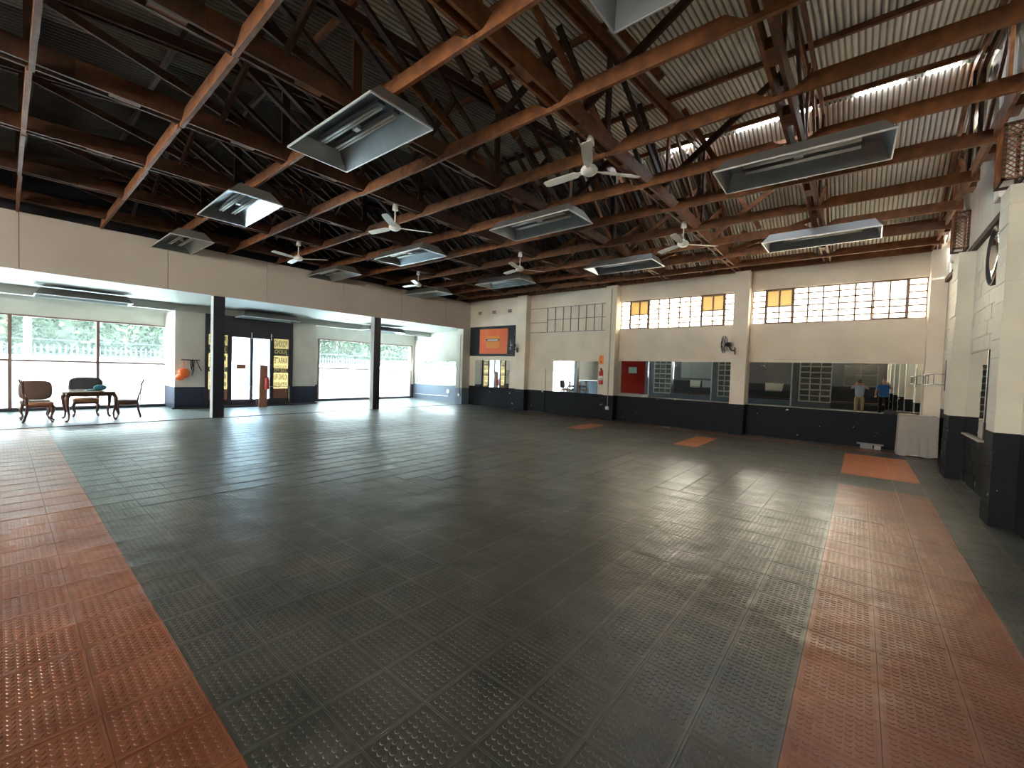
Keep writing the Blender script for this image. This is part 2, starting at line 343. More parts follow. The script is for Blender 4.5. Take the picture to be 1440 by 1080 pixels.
for k, (d, x0, y0, x1, y1) in enumerate(cands):
    org = tile_orange((x0+x1)/2, (y0+y1)/2)
    if k < 300 and d < 1e3:
        o = inst('floor_tile', near[min(org, 1)][0 if d < 4.2 else (1 if d < 5.2 else 2)], ((x0+x1)/2, (y0+y1)/2, random.uniform(-.0003, .0003)), floor)
        o.rotation_euler = (random.uniform(-.0005,.0005), random.uniform(-.0005,.0005), 0)
    else:
        g = .0012; b = far[org]; dz = random.uniform(-.0005, .0003)
        b.add([(x0+g,y0+g,-.012),(x1-g,y0+g,-.012),(x1-g,y1-g,-.012),(x0+g,y1-g,-.012),(x0+g,y0+g,dz),(x1-g,y0+g,dz),(x1-g,y1-g,dz),(x0+g,y1-g,dz)],
              [(4,5,6,7),(0,1,5,4),(1,2,6,5),(2,3,7,6),(3,0,4,7)])
        b.m = 1
        for xa, xb in ((x0+g, x0+.012), (x1-.012, x1-g)):
            b.add([(xa,y0+g,dz),(xb,y0+g,dz),(xb,y1-g,dz),(xa,y1-g,dz),(xa,y0+g,dz+.002),(xb,y0+g,dz+.002),(xb,y1-g,dz+.002),(xa,y1-g,dz+.002)], [(4,5,6,7),(0,3,7,4),(1,5,6,2)])
        b.m = 0
        for ya, yb_ in ((y0+g, y0+.009), (y1-.009, y1-g)): b.add([(x0+.012,ya,dz+.0015),(x1-.012,ya,dz+.0015),(x1-.012,yb_,dz+.0015),(x0+.012,yb_,dz+.0015)], [(0,1,2,3)])
        b.m = 0
for b, m in zip(far, (['rgs','rgw'], ['ros','row'], ['rov','rov'])):
    o = b.build('distant_floor_tiles', m, floor); o['kind'] = 'stuff'
mt = thing('floor_mat', 'narrow orange rubber mat in the grey floor nearer the fire extinguisher', 'mat', (-6.28, 11.2, .003), 0, 'orange mats in the grey floor')
B(-.26, -.78, -.002, .26, .78, .002).build('mat_panel', 'rov', mt); B(-.26, -.78, .002, -.245, .78, .004).build('mat_rim', 'rov', mt); B(.245, -.78, .002, .26, .78, .004).build('mat_rim', 'rov', mt)
m2 = copy_tree(mt); m2.location = (-3.06, 11.0, .003); m2.scale = (1, 1.2, 1); m2['label'] = 'narrow orange rubber mat in the grey floor below the middle pillar with the wall fan'
alcove_floor = struct(B(-18.9, YB, -.2, XW-.05, 14.1, -.02).build('floor', 'floorg')); alcove_floor['label'] = 'smooth grey floor of the window alcove'
B(XW-.06, YB, -.02, XW-.0, 13.6, .012).build('floor_edging', 'plinth', floor)

# ------------------------------------------------------------------ mirror wall (y = 13.6)
W1, W2 = (-6.49, -2.87), (-2.47, 1.11); WZ = (3.14, 4.10)
b = MB(); TH = .28
b.box(-13.9, YM, -.1, 1.7, YM+TH, WZ[0]); b.box(-13.9, YM, WZ[1], 1.7, YM+TH, 4.78)
for a, c in ((-13.9, W1[0]), (W1[1], W2[0]), (W2[1], 1.7)): b.box(a, YM, WZ[0], c, YM+TH, WZ[1])
b.box(1.05, YM, 4.78, 1.7, YM+TH, 5.3); b.box(1.405, 13.29, 3.98, 1.7, YM, 4.92); wm = struct(b.build('wall_back', 'wallm'))
P = [(-10.83, -10.36), (-6.89, -6.49), (-2.88, -2.50), (1.12, 1.4)]
for k, (a, c) in enumerate(P): B(a, YM-.3, 0, c, YM-.001, 4.62).build('pillar', 'wallm', wm)
B(-14.2, 13.15, 0, XW+.02, YM+.4, 3.4).build('pillar', 'alcove', wm)
# thin ledge across the wall, picture-rail height
for a, c in ((-10.36, -6.89), (-6.49, -2.88), (-2.50, 1.12)): B(a, YM-.02, 2.45, c, YM-.001, 2.475).build('ledge', 'wallm', wm)
# recessed painted-over window between first and second pillar
b = MB(); b.box(-10.36, YM-.012, 3.10, -6.89, YM-.001, 3.14); b.box(-10.36, YM-.012, 4.10, -6.89, YM-.001, 4.14)
b.build('sill', 'wallm', wm)
for x in (-9.52, -9.16, -8.80, -8.47, -8.13, -7.81, -7.48, -7.17): B(x-.012, YM-.025, 3.15, x+.012, YM-.001, 4.10).build('glazing_bar', 'steel' if x < -9 else 'greym', wm)
xs = [-9.52, -9.16, -8.80, -8.47, -8.13, -7.81, -7.48, -7.17, -6.95]
for a, c in zip(xs[:-1], xs[1:]):
    for z0, z1 in ((3.16, 3.60), (3.64, 4.08)): B(a+.018, YM-.012, z0, c-.018, YM-.001, z1).build('painted_pane', 'wallm', wm)
for z, a in ((3.62, -9.52), (3.145, -10.36), (4.09, -10.36)): B(a, YM-.02, z-.010, -6.90, YM-.001, z+.010).build('glazing_bar', 'greym', wm)
B(-10.36, YM-.02, 3.53, -9.54, YM-.001, 3.548).build('glazing_bar', 'greym', wm)
for z0, z1 in ((3.16, 3.52), (3.56, 4.08)): B(-10.30, YM-.012, z0, -9.56, YM-.001, z1).build('painted_pane', 'wallm', wm)
# flush painted door
dr = sempty('door_1', (-9.95, YM, 0)); B(-.40, -.012, 0, .40, -.0005, 1.67).build('door_gap', 'greym', dr); B(-.39, -.03, .01, .39, -.001, 1.66).build('door_leaf', 'wallm', dr)
for x in (-.41, .41): B(x-.02, -.045, 0, x+.02, -.001, 1.70).build('door_frame', 'wallm', dr)
B(-.43, -.045, 1.66, .43, -.001, 1.70).build('door_frame', 'wallm', dr); B(.30, -.06, .80, .34, -.03, .95).build('door_handle', 'white', dr)

def steel_window(name, x0, x1):
    w_ = sempty(name, (x0, YM+.1, WZ[0])); L = x1-x0; H = WZ[1]-WZ[0]
    cols = [1, 2, 1, 3, 1, 2, 1]; tot = 11.0; u = L/tot; x = 0
    B(0, -.03, 0, L, .03, .03).build('window_frame', 'steel', w_); B(0, -.03, H-.03, L, .03, H).build('window_frame', 'steel', w_)
    for k, c in enumerate(cols):
        xa, xb = x, x+c*u
        B(xa-.018, -.035, 0, xa+.018, .035, H).build('mullion', 'steel', w_)
        cas = c == 2
        hs = [0, .167, .333, .5, 1.0] if cas else [q/6 for q in range(7)]
        if cas:
            f = MB(); f.box(xa+.02, -.05, .02, xb-.02, -.02, .05); f.box(xa+.02, -.05, H-.05, xb-.02, -.02, H-.02); f.box(xa+.02, -.05, .02, xa+.045, -.02, H-.02); f.box(xb-.045, -.05, .02, xb-.02, -.02, H-.02)
            f.build('casement_frame', 'steel', w_)
        for z in hs[1:-1]: B(xa, -.02, z*H-.016, xb, .02, z*H+.016).build('glazing_bar', 'steel', w_)
        for q in range(1, c): B(xa+q*u-.017, -.022, 0, xa+q*u+.017, .022, H).build('glazing_bar', 'steel', w_)
        for q in range(c):
            for z0, z1 in zip(hs[:-1], hs[1:]):
                och = cas and z1 == 1.0 and not (name == 'window_2' and k == 5)
                B(xa+q*u+.01, -.003, z0*H+.01, xa+(q+1)*u-.01, .003, z1*H-.01).build('pane', 'ochre' if och else 'glassc', w_)
        x = xb
    B(L-.018, -.035, 0, L+.018, .035, H).build('mullion', 'steel', w_)
steel_window('window_1', *W1); steel_window('window_2', *W2)

# ------------------------------------------------------------------ window wall, entrance and alcove
XA, XD = -18.4, -17.1
wl = struct(MB().box(XA-.25, YB, 2.72, XA, 14.1, 3.6).build('wall_left', 'wallw'))
B(XA-.25, YB, -.1, XA, -3.3, 2.72).build('wall_panel', 'wallw', wl); B(XA-.25, 3.64, -.1, XA, 3.75, 2.72).build('wall_panel', 'wallw', wl); B(XA-.25, 8.0, -.1, XA, 8.85, 2.72).build('wall_panel', 'wallw', wl)
B(XA-.25, 13.80, -.1, XA, 14.1, 2.72).build('wall_panel', 'wallw', wl)
b = MB(); b.box(XD-.2, 3.55, -.05, XD, 4.36, 3.18); b.box(XD-.2, 7.2, -.05, XD, 8.12, 3.18)
b.build('wall_panel', 'wallw', wl)
for y in (3.55, 7.97): B(XA, y, -.05, XD-.2, y+.15, 3.18).build('wall_return', 'wallw', wl)
B(XD-.18, YB, 3.17, XD-.02, 14.1, 3.42).build('downstand_beam', 'soffit', wl)
for y0, y1 in ((-3.3, 3.66), (8.7, 13.8)): B(XA-.1, y0, -.02, XA+.12, y1, .06).build('window_kerb', 'plinth', wl)
b = MB(); pts = [(3.5,XD+.0),(3.9,XD+.12),(4.4,XD+.22),(7.2,XD+.22),(7.8,XD+.1),(8.2,XD+.0),(8.2,XD-.1),(3.5,XD-.1)]
MB().prism([(x, y) for y, x in pts], 'z', -.02, .035).build('entrance_plinth', 'plinth', wl)
def shop_window(name, y0, y1, muls):
    w_ = sempty(name, (XA, 0, 0)); z0, zt, z1 = .05, 1.43, 2.70
    ys = [y0]+muls+[y1]
    for z in (z0, z1): B(-.04, y0, z-.025, .04, y1, z+.025).build('window_frame', 'steel', w_)
    B(-.04, y0, zt-.028, .04, y1, zt+.028).build('transom', 'steel', w_)
    for y in ys: B(-.045, y-.035, z0, .045, y+.035, z1).build('mullion', 'steel', w_)
    for a, c in zip(ys[:-1], ys[1:]):
        B(-.004, a+.03, z0+.02, .004, c-.03, zt-.02).build('frosted_pane', 'frost', w_)
        B(-.004, a+.03, zt+.02, .004, c-.03, z1-.02).build('pane', 'glass', w_)
shop_window('window_3', -3.3, 3.64, [-1.6, .13, 1.9]); shop_window('window_4', 8.85, 13.80, [])
# end wall of the alcove with its window
YE = 14.0; b = MB(); b.box(-18.65, YE, -.1, -13.9, YE+.2, .80); b.box(-18.65, YE, 1.96, -13.9, YE+.2, 3.6); b.box(-18.65, YE, .8, -18.15, YE+.2, 1.96); b.box(-15.1, YE, .8, -13.9, YE+.2, 1.96)
we = struct(b.build('wall_alcove', 'alcove')); w5 = sempty('window_5', (0, YE+.08, 0))
for x in (-18.15, -15.8, -15.1): B(x-.025, -.03, .8, x+.025, .03, 1.96).build('mullion', 'greym', w5)
for z in (.81, 1.48, 1.80, 1.95): B(-18.15, -.03, z-.018, -15.1, .03, z+.018).build('transom', 'greym', w5)
for a, c in ((-18.12, -15.83), (-15.77, -15.12)):
    for z0, z1, g in ((.83, 1.46, 'frost'), (1.5, 1.78, 'glass'), (1.82, 1.93, 'glass')): B(a, -.003, z0, c, .003, z1).build('pane', g, w5)
# soffit and fascia
sof = struct(B(-18.65, YB, 3.40, XW-.1, 14.2, 3.46).build('ceiling', 'soffit')); sof['label'] = 'white soffit over the window alcove'
fa = sempty('wall_fascia', (XW, 0, 0)); js = [YB, -2.2, .23, 2.71, 5.05, 7.47, 9.85, 12.11, YM]
for a, c in zip(js[:-1], js[1:]): B(-.06, a+.006, 3.39, 0, c-.006, 4.60).build('fascia_board', 'fascia', fa)
B(-.10, YB, 3.42, -.062, YM, 4.62).build('backing_board', 'dframe', fa)
struct(B(XW-.12, YB, 4.62, XW-.06, YM+.2, 6.9).build('wall_gable', 'blackwall'))
# entrance: glazed double door with side lights
de = sempty('door_2', (XD, 0, 0))
b = MB(); b.box(-.06, 4.36, 2.50, .05, 7.2, 3.18); b.build('header_panel', 'dframe', de)
for y0, y1 in ((4.36, 4.45), (5.02, 5.14), (5.72, 5.81), (6.38, 6.51), (7.05, 7.2)): B(-.06, y0, 0, .06, y1, 2.52).build('door_frame', 'dframe', de)
for y0, y1 in ((4.45, 5.02), (5.14, 5.72), (5.81, 6.38), (6.51, 7.05)): B(-.05, y0, 0, .05, y1, .25).build('kick_panel', 'dframe', de)
B(-.05, 5.1, 2.46, .05, 6.4, 2.52).build('door_frame', 'dframe', de)
for y0, y1 in ((5.14, 5.72), (5.81, 6.38)): B(-.006, y0, .25, .006, y1, 2.48).build('door_glass', 'doorg', de)
for y in (5.66, 5.86): MB().tube([(.05,y,1.05),(.09,y,1.07),(.09,y,1.33),(.05,y,1.35)], .012, 6).build('door_handle', 'chrome', de)
B(.008, 5.30, 1.34, .014, 5.60, 1.50).build('notice', 'tan', de)
for y in (5.76, 6.42): B(.05, y-.012, 2.42, .075, y+.012, 2.66).build('door_closer', 'white', de)
def text_mesh(txt, h, m, bold=.0):
    cu = bpy.data.curves.new('t', 'FONT'); cu.body = txt; cu.size = 1; cu.align_x = 'CENTER'; cu.align_y = 'CENTER'; cu.offset = bold; cu.extrude = .0
    o = bpy.data.objects.new('t', cu); COL.objects.link(o); dg = bpy.context.evaluated_depsgraph_get(); me = bpy.data.meshes.new_from_object(o.evaluated_get(dg)); bpy.data.objects.remove(o)
    me.materials.clear(); me.materials.append(M[m])
    co = np.empty(len(me.vertices)*3); me.vertices.foreach_get('co', co); co = co.reshape(-1, 3)
    if len(co): ww = co[:,0].max()-co[:,0].min(); hh = co[:,1].max()-co[:,1].min(); co[:,0] = (co[:,0]-(co[:,0].max()+co[:,0].min())/2)/ww; co[:,1] = (co[:,1]-(co[:,1].max()+co[:,1].min())/2)/hh
    return me, co
def put_text(txt, wd, ht, m, x, yc, zc, parent, plane='x', flip=-1, bold=.035):
    me, co = text_mesh(txt, ht, m, bold); out = np.zeros_like(co)
    if plane == 'x': out[:,0] = x; out[:,1] = yc+flip*co[:,0]*wd; out[:,2] = zc+co[:,1]*ht
    else: out[:,0] = yc+co[:,0]*wd*(-flip); out[:,1] = x; out[:,2] = zc+co[:,1]*ht
    me.vertices.foreach_set('co', out.reshape(-1)); o = bpy.data.objects.new('lettering', me); COL.objects.link(o); o.parent = parent; return o
rows = [(2.51,2.14,0,'BOXING'),(2.14,1.86,1,'JUDO'),(1.86,1.52,0,'KARATE'),(1.52,1.39,0,'KICK BOXING'),(1.39,1.22,1,'TAE BO'),(1.22,.90,0,'KUNG FU'),(.90,.62,0,'FITNESS'),(.62,.24,2,'')]
for y0, y1, side in ((4.45, 5.02, 'left'), (6.51, 7.05, 'right')):
    sg = thing('window_sign', 'tall yellow sign with reversed class names on the glass panel %s of the entrance doors' % side, 'sign', (XD, 0, 0), 0, 'yellow signs beside the entrance doors')
    for z1, z0, kind, tx in rows:
        B(-.004, y0, z0, .004, y1, z1).build('sign_panel', ['vinylt', 'vinyld', 'tan'][kind], sg)
        if tx: put_text(tx, (y1-y0)*.86, (z1-z0)*.70, 'vinyld' if kind == 0 else 'vinyl', .006, (y0+y1)/2, (z0+z1)/2, sg)
# black columns
for yc, lab in ((3.855, 'black square column in front of the entrance doors'), (8.85, 'black square column in front of the far shop window')):
    c = thing('column', lab, 'column', (-13.95, yc, 0), 0, 'black columns under the fascia')
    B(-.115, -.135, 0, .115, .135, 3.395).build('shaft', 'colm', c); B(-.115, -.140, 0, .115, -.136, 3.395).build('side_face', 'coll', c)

# ------------------------------------------------------------------ clock wall of painted blocks (x = 1.4)
wr = sempty('wall_right', (XR, 0, 0)); PIL = [(7.2, 7.62), (10.4, 10.95)]; zs = [k*.215 for k in range(19)]
HT = 3.87
B(.02, YB, -.1, .3, YM+.28, HT).build('wall_core', 'wallc', wr)
rnd = random.Random(3)
for a, c in ((7.64, 10.38), (10.97, 13.28)):
    for k, z in enumerate(zs[:-1]):
        off = .0 if k % 2 else -.2; y = a+off
        while y < c:
            ya, yb_ = max(y, a), min(y+.4, c)
            if yb_-ya > .05:
                d = rnd.uniform(0, .006); B(.0+d, ya+.004, z+.003, .03, yb_-.004, z+.212).build('block', 'wallc', wr)
            y += .4
for a, c in ((YB, .8), (1.2, 4.0), (4.4, 7.2)):
    B(.0, a, 0, .03, c, HT).build('wall_face', 'wallc', wr)
for a, c in [(-5.6, -5.2), (-2.4, -2.0), (.8, 1.2), (4.0, 4.4)]: B(-.2, a, 0, .01, c, HT).build('pilaster', 'wallc', wr)
for (a, c) in PIL:
    for k, z in enumerate(zs[:-1]):
        d = rnd.uniform(-.006, .006); B(-.2+d, a+rnd.uniform(0,.008), z+.003, .01, c-rnd.uniform(0,.008), z+.2125).build('pilaster_block', 'wallc', wr)
    B(-.19, a+.012, 0, 0, c-.012, HT).build('pilaster_core', 'wallc', wr)
B(-.06, YB, HT, .12, YM, HT+.09).build('wall_plate', 'timberd', wr)
# drapes closing the gable above
def drape(name, lab, y0, y1):
    ny, nz = 40, 10; b = MB(); vs = []
    for side in (0, 1):
        for i in range(ny+1):
            y = y0+(y1-y0)*i/ny
            for j in range(nz+1):
                t = j/nz; z = 3.98+t*(zr(y)+.010-3.98); x = XR+.02-.04*t+.035*math.sin(y*7.3+2*t)*(1-.4*t)+.02*math.sin(y*17+t*3)
                vs.append((x+side*.006, y, z))
    fs = []; n0 = (ny+1)*(nz+1)
    for i in range(ny):
        for j in range(nz):
            a = i*(nz+1)+j; fs.append((a, a+1, a+nz+2, a+nz+1)); fs.append((n0+a, n0+a+nz+1, n0+a+nz+2, n0+a+1))
    b.add(vs, fs, True); o = b.build(name, 'cloth'); tag(o, lab, 'cloth', 'pale sheeting above the block wall'); return o
drape('cloth_sheet', 'pale cloth sheeting hung under the roof above the nearest block pilaster', -7.3, 7.3)
drape('cloth_sheet', 'pale cloth sheeting hung under the roof above the round mirror', 7.32, 10.6)
drape('cloth_sheet', 'pale cloth sheeting hung under the roof beside the mirror wall', 10.62, 13.28)

# ------------------------------------------------------------------ roof: sheets, purlins, rafters, struts
roof = sempty('ceiling', (0, 0, 0))
def corr_mesh(ln, sl, name, m_):
    n = 9.5; sg = 8; vs = []; fs = []; W = n*.076; m = int(n*sg)
    for i in range(m+1):
        x = W*i/m; dz = .012*math.sin(2*math.pi*i/sg)
        vs += [(x, 0, dz), (x, ln*math.cos(sl), dz+ln*math.sin(sl))]
    for i in range(m): fs.append((2*i, 2*i+2, 2*i+3, 2*i+1))
    b = MB(); b.add(vs, fs, True); me = bpy.data.meshes.new(name); me.from_pydata(vs, [], fs); me.materials.append(M[m_]); me.polygons.foreach_set('use_smooth', [True]*len(fs)); return me
W9 = 9*.076; a1 = math.atan(.11); a2 = -math.atan(.466)
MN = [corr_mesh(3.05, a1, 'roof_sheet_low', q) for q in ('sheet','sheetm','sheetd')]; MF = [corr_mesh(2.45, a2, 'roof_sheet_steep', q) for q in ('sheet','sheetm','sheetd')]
ncol = int((1.35-XW)/W9)+2; ys = [YB+.0+2.86*k for k in range(6)]
k0 = RIDGE_Y-.045-3.05*math.cos(a1)
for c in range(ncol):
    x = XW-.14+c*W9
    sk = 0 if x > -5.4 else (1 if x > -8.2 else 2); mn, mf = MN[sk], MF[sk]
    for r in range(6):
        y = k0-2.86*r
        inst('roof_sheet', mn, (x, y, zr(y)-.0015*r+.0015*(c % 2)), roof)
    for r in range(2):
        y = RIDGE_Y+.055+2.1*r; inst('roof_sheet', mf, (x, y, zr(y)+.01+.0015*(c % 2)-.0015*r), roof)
pur = [-6.8+1.18*k for k in range(14)]+[9.3]
for y in pur: B(-5.9, y-.025, zr(y)-.095, 1.3, y+.025, zr(y)-.016).build('purlin', 'timber', roof); B(XW, y-.025, zr(y)-.095, -5.91, y+.025, zr(y)-.016).build('purlin', 'timberd', roof)  # left lengths use darker timber, the dim side's shade put into the colour
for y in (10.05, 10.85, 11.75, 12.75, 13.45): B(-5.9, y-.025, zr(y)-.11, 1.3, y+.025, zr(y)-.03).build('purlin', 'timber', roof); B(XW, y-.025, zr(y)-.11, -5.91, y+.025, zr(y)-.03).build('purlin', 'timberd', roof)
TR = [1.19, -.79, -2.83, -4.87, -6.89, -8.93, -10.96, -12.98]
x = -3.15
while x > XW+.2:
    if min(abs(x-t) for t in TR) > .12:
        MB().beam((x, RIDGE_Y, RIDGE_Z-.15), (x, 13.5, zr(13.5)-.15), .045, .09).build('rafter', 'timberd', roof)
        for ya in (1.9, 4.5, 7.0):
            za = zr(ya)-.13; L = min(2.0, (za-4.83)/.6); MB().beam((x, ya, za), (x, ya+L, za-.6*L), .07, .05).build('strut', 'timberd', roof)
    x -= .345
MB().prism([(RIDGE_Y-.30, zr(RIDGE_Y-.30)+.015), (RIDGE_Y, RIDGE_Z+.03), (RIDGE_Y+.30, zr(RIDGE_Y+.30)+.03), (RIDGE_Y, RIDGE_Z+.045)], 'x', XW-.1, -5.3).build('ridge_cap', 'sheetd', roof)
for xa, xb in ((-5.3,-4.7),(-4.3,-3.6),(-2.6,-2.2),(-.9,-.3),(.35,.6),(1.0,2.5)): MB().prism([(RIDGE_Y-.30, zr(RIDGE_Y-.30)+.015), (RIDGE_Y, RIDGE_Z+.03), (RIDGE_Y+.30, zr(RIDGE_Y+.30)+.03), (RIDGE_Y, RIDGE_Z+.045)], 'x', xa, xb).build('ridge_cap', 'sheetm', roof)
# ------------------------------------------------------------------ trusses
tl = ['beside the block wall', 'first in from the block wall', 'second in from the block wall', 'third in from the block wall', 'fourth in from the block wall', 'fifth in from the block wall', 'sixth in from the block wall', 'next to the grey fascia']
rt_ = random.Random(5)
for X, l_ in zip(TR, tl):
    t = thing('roof_truss', 'timber roof truss with doubled bottom chord, '+l_, 'truss', (X, 0, 4.64), 0, 'timber roof trusses')
    last = X > 1 
    for s in ((-1, 1) if not last else (-1,)):
        y = YB+.1; 
        while y < 13.3:
            ln = rt_.uniform(3.2, 5.2); ye = min(13.4, y+ln)
            if 13.4-ye < 1: ye = 13.4
            h = rt_.uniform(.19, .23); dx = s*.062+rt_.uniform(-.006, .006)
            B(dx-.019, y, rt_.uniform(-.004, .006), dx+.019, ye-.004, h).build('bottom_chord', 'timber' if X > -4 else 'timberm', t); y = ye  # left chords darkened in colour for the shade on that side
            if ye >= 13.4: break
    for y in np.arange(-6.5, 13.2, 1.24): B(-.042, y-.14, .01, .042, y+.14, .12).build('packing_block', 'timber', t)
    # rafters
    for s in (-.05, .05):
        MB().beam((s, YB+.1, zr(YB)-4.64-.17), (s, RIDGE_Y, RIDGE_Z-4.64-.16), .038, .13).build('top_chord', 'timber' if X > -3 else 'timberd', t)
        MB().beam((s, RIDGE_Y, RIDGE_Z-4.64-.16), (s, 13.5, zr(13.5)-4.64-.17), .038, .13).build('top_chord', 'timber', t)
    nodes = [-5.0, -2.4, .2, 2.75, 5.3, 7.6, 9.6, 11.2, 12.4]
    for i, y in enumerate(nodes):
        zt = zr(y)-4.64-.2
        wdt = .11 if y != 9.6 else .16
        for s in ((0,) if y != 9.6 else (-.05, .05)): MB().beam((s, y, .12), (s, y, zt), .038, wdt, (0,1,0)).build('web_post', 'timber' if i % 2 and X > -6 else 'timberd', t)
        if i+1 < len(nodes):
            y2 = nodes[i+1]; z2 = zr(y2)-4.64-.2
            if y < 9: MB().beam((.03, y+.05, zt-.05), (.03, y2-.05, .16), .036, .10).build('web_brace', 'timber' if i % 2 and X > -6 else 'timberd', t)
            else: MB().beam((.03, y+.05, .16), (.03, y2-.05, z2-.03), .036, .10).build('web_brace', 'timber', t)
# cross braces leaning between trusses
cb = roof
for y in (1.9, 4.55, 7.2, 10.4, 11.9):
    for xa, xb in zip(TR[1:-1], TR[2:]):
        if (y > 10) or True:
            zt = min(zr(y)-.3, 6.05) if y < 10 else zr(y)-.28
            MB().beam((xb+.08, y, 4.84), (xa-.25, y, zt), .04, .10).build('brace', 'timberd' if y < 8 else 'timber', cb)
            if y > 4: MB().beam((xb+.35, y+.06, zt-.0), (xb+1.0, y+.06, 4.86), .036, .08).build('brace', 'timber', cb)
# ------------------------------------------------------------------ ceiling beams along x
BY = [-6.0, -4.8, -3.55, -2.3, -1.05, .2, 1.47, 2.75, 4.02, 5.29, 6.53, 7.72, 9.05, 10.3, 11.5, 12.6]
nm = {12.6:'nearest the mirror wall', 11.5:'second from the mirror wall', 10.3:'third from the mirror wall, carrying the farthest row of lights', 9.05:'fourth from the mirror wall', 7.72:'fifth from the mirror wall', 6.53:'sixth from the mirror wall, carrying the middle row of lights', 5.29:'seventh from the mirror wall', 4.02:'eighth from the mirror wall', 2.75:'ninth from the mirror wall, carrying the nearest row of lights', 1.47:'tenth from the mirror wall', .2:'eleventh from the mirror wall, at the left edge of the view', -1.05:'just behind the camera', -2.3:'second behind the camera', -3.55:'above the stone pillars', -4.8:'behind the stone pillars', -6.0:'nearest the rear wall'}
ends = [1.2]+TR[1:]+[XW+.01]
for y in BY:
    t = thing('ceiling_beam', 'long brown timber ceiling beam '+nm[y], 'beam', (0, y, 4.58), 0, 'timber ceiling beams')
    for xa, xb in zip(ends[:-1], ends[1:]):
        h = .165; g = .052; dy = rt_.uniform(-.012, .012); dz = rt_.uniform(-.006, .006); c0 = .10 if xa < 1 else 0; c1 = .10
        pts = [(xb, dz), (xa, dz), (xa, dz+(g if xa < 1 else h)), (xa-c0-(0), dz+(g if xa < 1 else h)), (xa-c0-.16, dz+h), (xb+c1+.16, dz+h), (xb+c1, dz+g), (xb, dz+g)]
        MB().prism(pts, 'y', -.022+dy, .022+dy).build('beam_length', 'timber', t)
wp = thing('wall_beam', 'brown timber plate lying along the top of the mirror wall', 'beam', (0, 13.45, 4.62))
for xa, xb in zip(ends[:-1], ends[1:]): B(xb, -.03, 0, xa-.01, .03, .17).build('plate_length', 'timber', wp)
# ------------------------------------------------------------------ reflector lights
def reflector(me_cache={}):
    root = thing('ceiling_light', '', 'light')
    L, Wd, H, l, wd = .93, .41, .195, .83, .24
    def frus(th, flip):
        b = MB(); vo = [(-L,-Wd,0),(L,-Wd,0),(L,Wd,0),(-L,Wd,0),(-l,-wd,H),(l,-wd,H),(l,wd,H),(-l,wd,H)]
        e = .006 if th else 0; vo = [(x*(1-e*1.2), y*(1-e*2.4), z-e) for x, y, z in vo]; return b.add(vo, [(0,1,5,4),(1,2,6,5),(2,3,7,6),(3,0,4,7),(4,5,6,7)])
    frus(0, 0).build('reflector_shell', 'refl_out', root); frus(1, 0).build('reflector_lining', 'sheetg', root)
    b = MB()
    for p, q in (((-L,-Wd),(L,-Wd)), ((L,-Wd),(L,Wd)), ((L,Wd),(-L,Wd)), ((-L,Wd),(-L,-Wd))): b.beam((*p, 0), (*q, 0), .016, .02)
    b.build('rim', 'rim', root)
    for s in (-.10, .10):
        B(-.66, s-.045, .125, .66, s+.045, .165).build('batten', 'refl_out', root)
        for k in (-.022, .022): MB().tube([(-.63, s+k, .10), (.63, s+k, .10)], .013, 8).build('lamp_tube', 'tubew', root)
    B(-.05, -.03, .10, .05, .03, .15).build('starter_box', 'tubew', root)
    for sx in (-.45, .45): MB().tube([(sx,0,.19), (sx,0,.36)], .006, 5).build('hanger', 'greym', root)
    return root
proto = reflector(); first = True
nx = {0:'nearest the block wall', 1:'second from the block wall', 2:'third from the block wall', 3:'nearest the fascia'}
ny_ = {0:'nearest row to the camera', 1:'middle row', 2:'farthest row from the camera'}
for j, y in enumerate((2.78, 6.6, 10.33)):
    for i, x in enumerate((-.75, -4.9, -8.97, -12.85)):
        o = proto if first else copy_tree(proto); first = False
        o.location = (x, y, 4.385); o['label'] = 'long metal trough light in the %s, %s' % (ny_[j], nx[i]); o['group'] = 'trough reflector lights in the hall'
        o.rotation_euler = (0, 0, R([0, 1.2, -.8, .5][(i+j) % 4]))
for y, l_ in ((1.45, 'above the table and chairs'), (6.1, 'above the entrance doors'), (10.8, 'in front of the far shop window')):
    o = copy_tree(proto); o.location = (-16.45, y, 3.14); o.rotation_euler = (0, 0, R(90)); o['label'] = 'grey metal trough light under the white soffit '+l_; o['group'] = 'trough reflector lights in the alcove'
    for ch in o.children:
        if ch.name.startswith('hanger'): ch.scale = (1, 1, .7); ch.location.z = .06
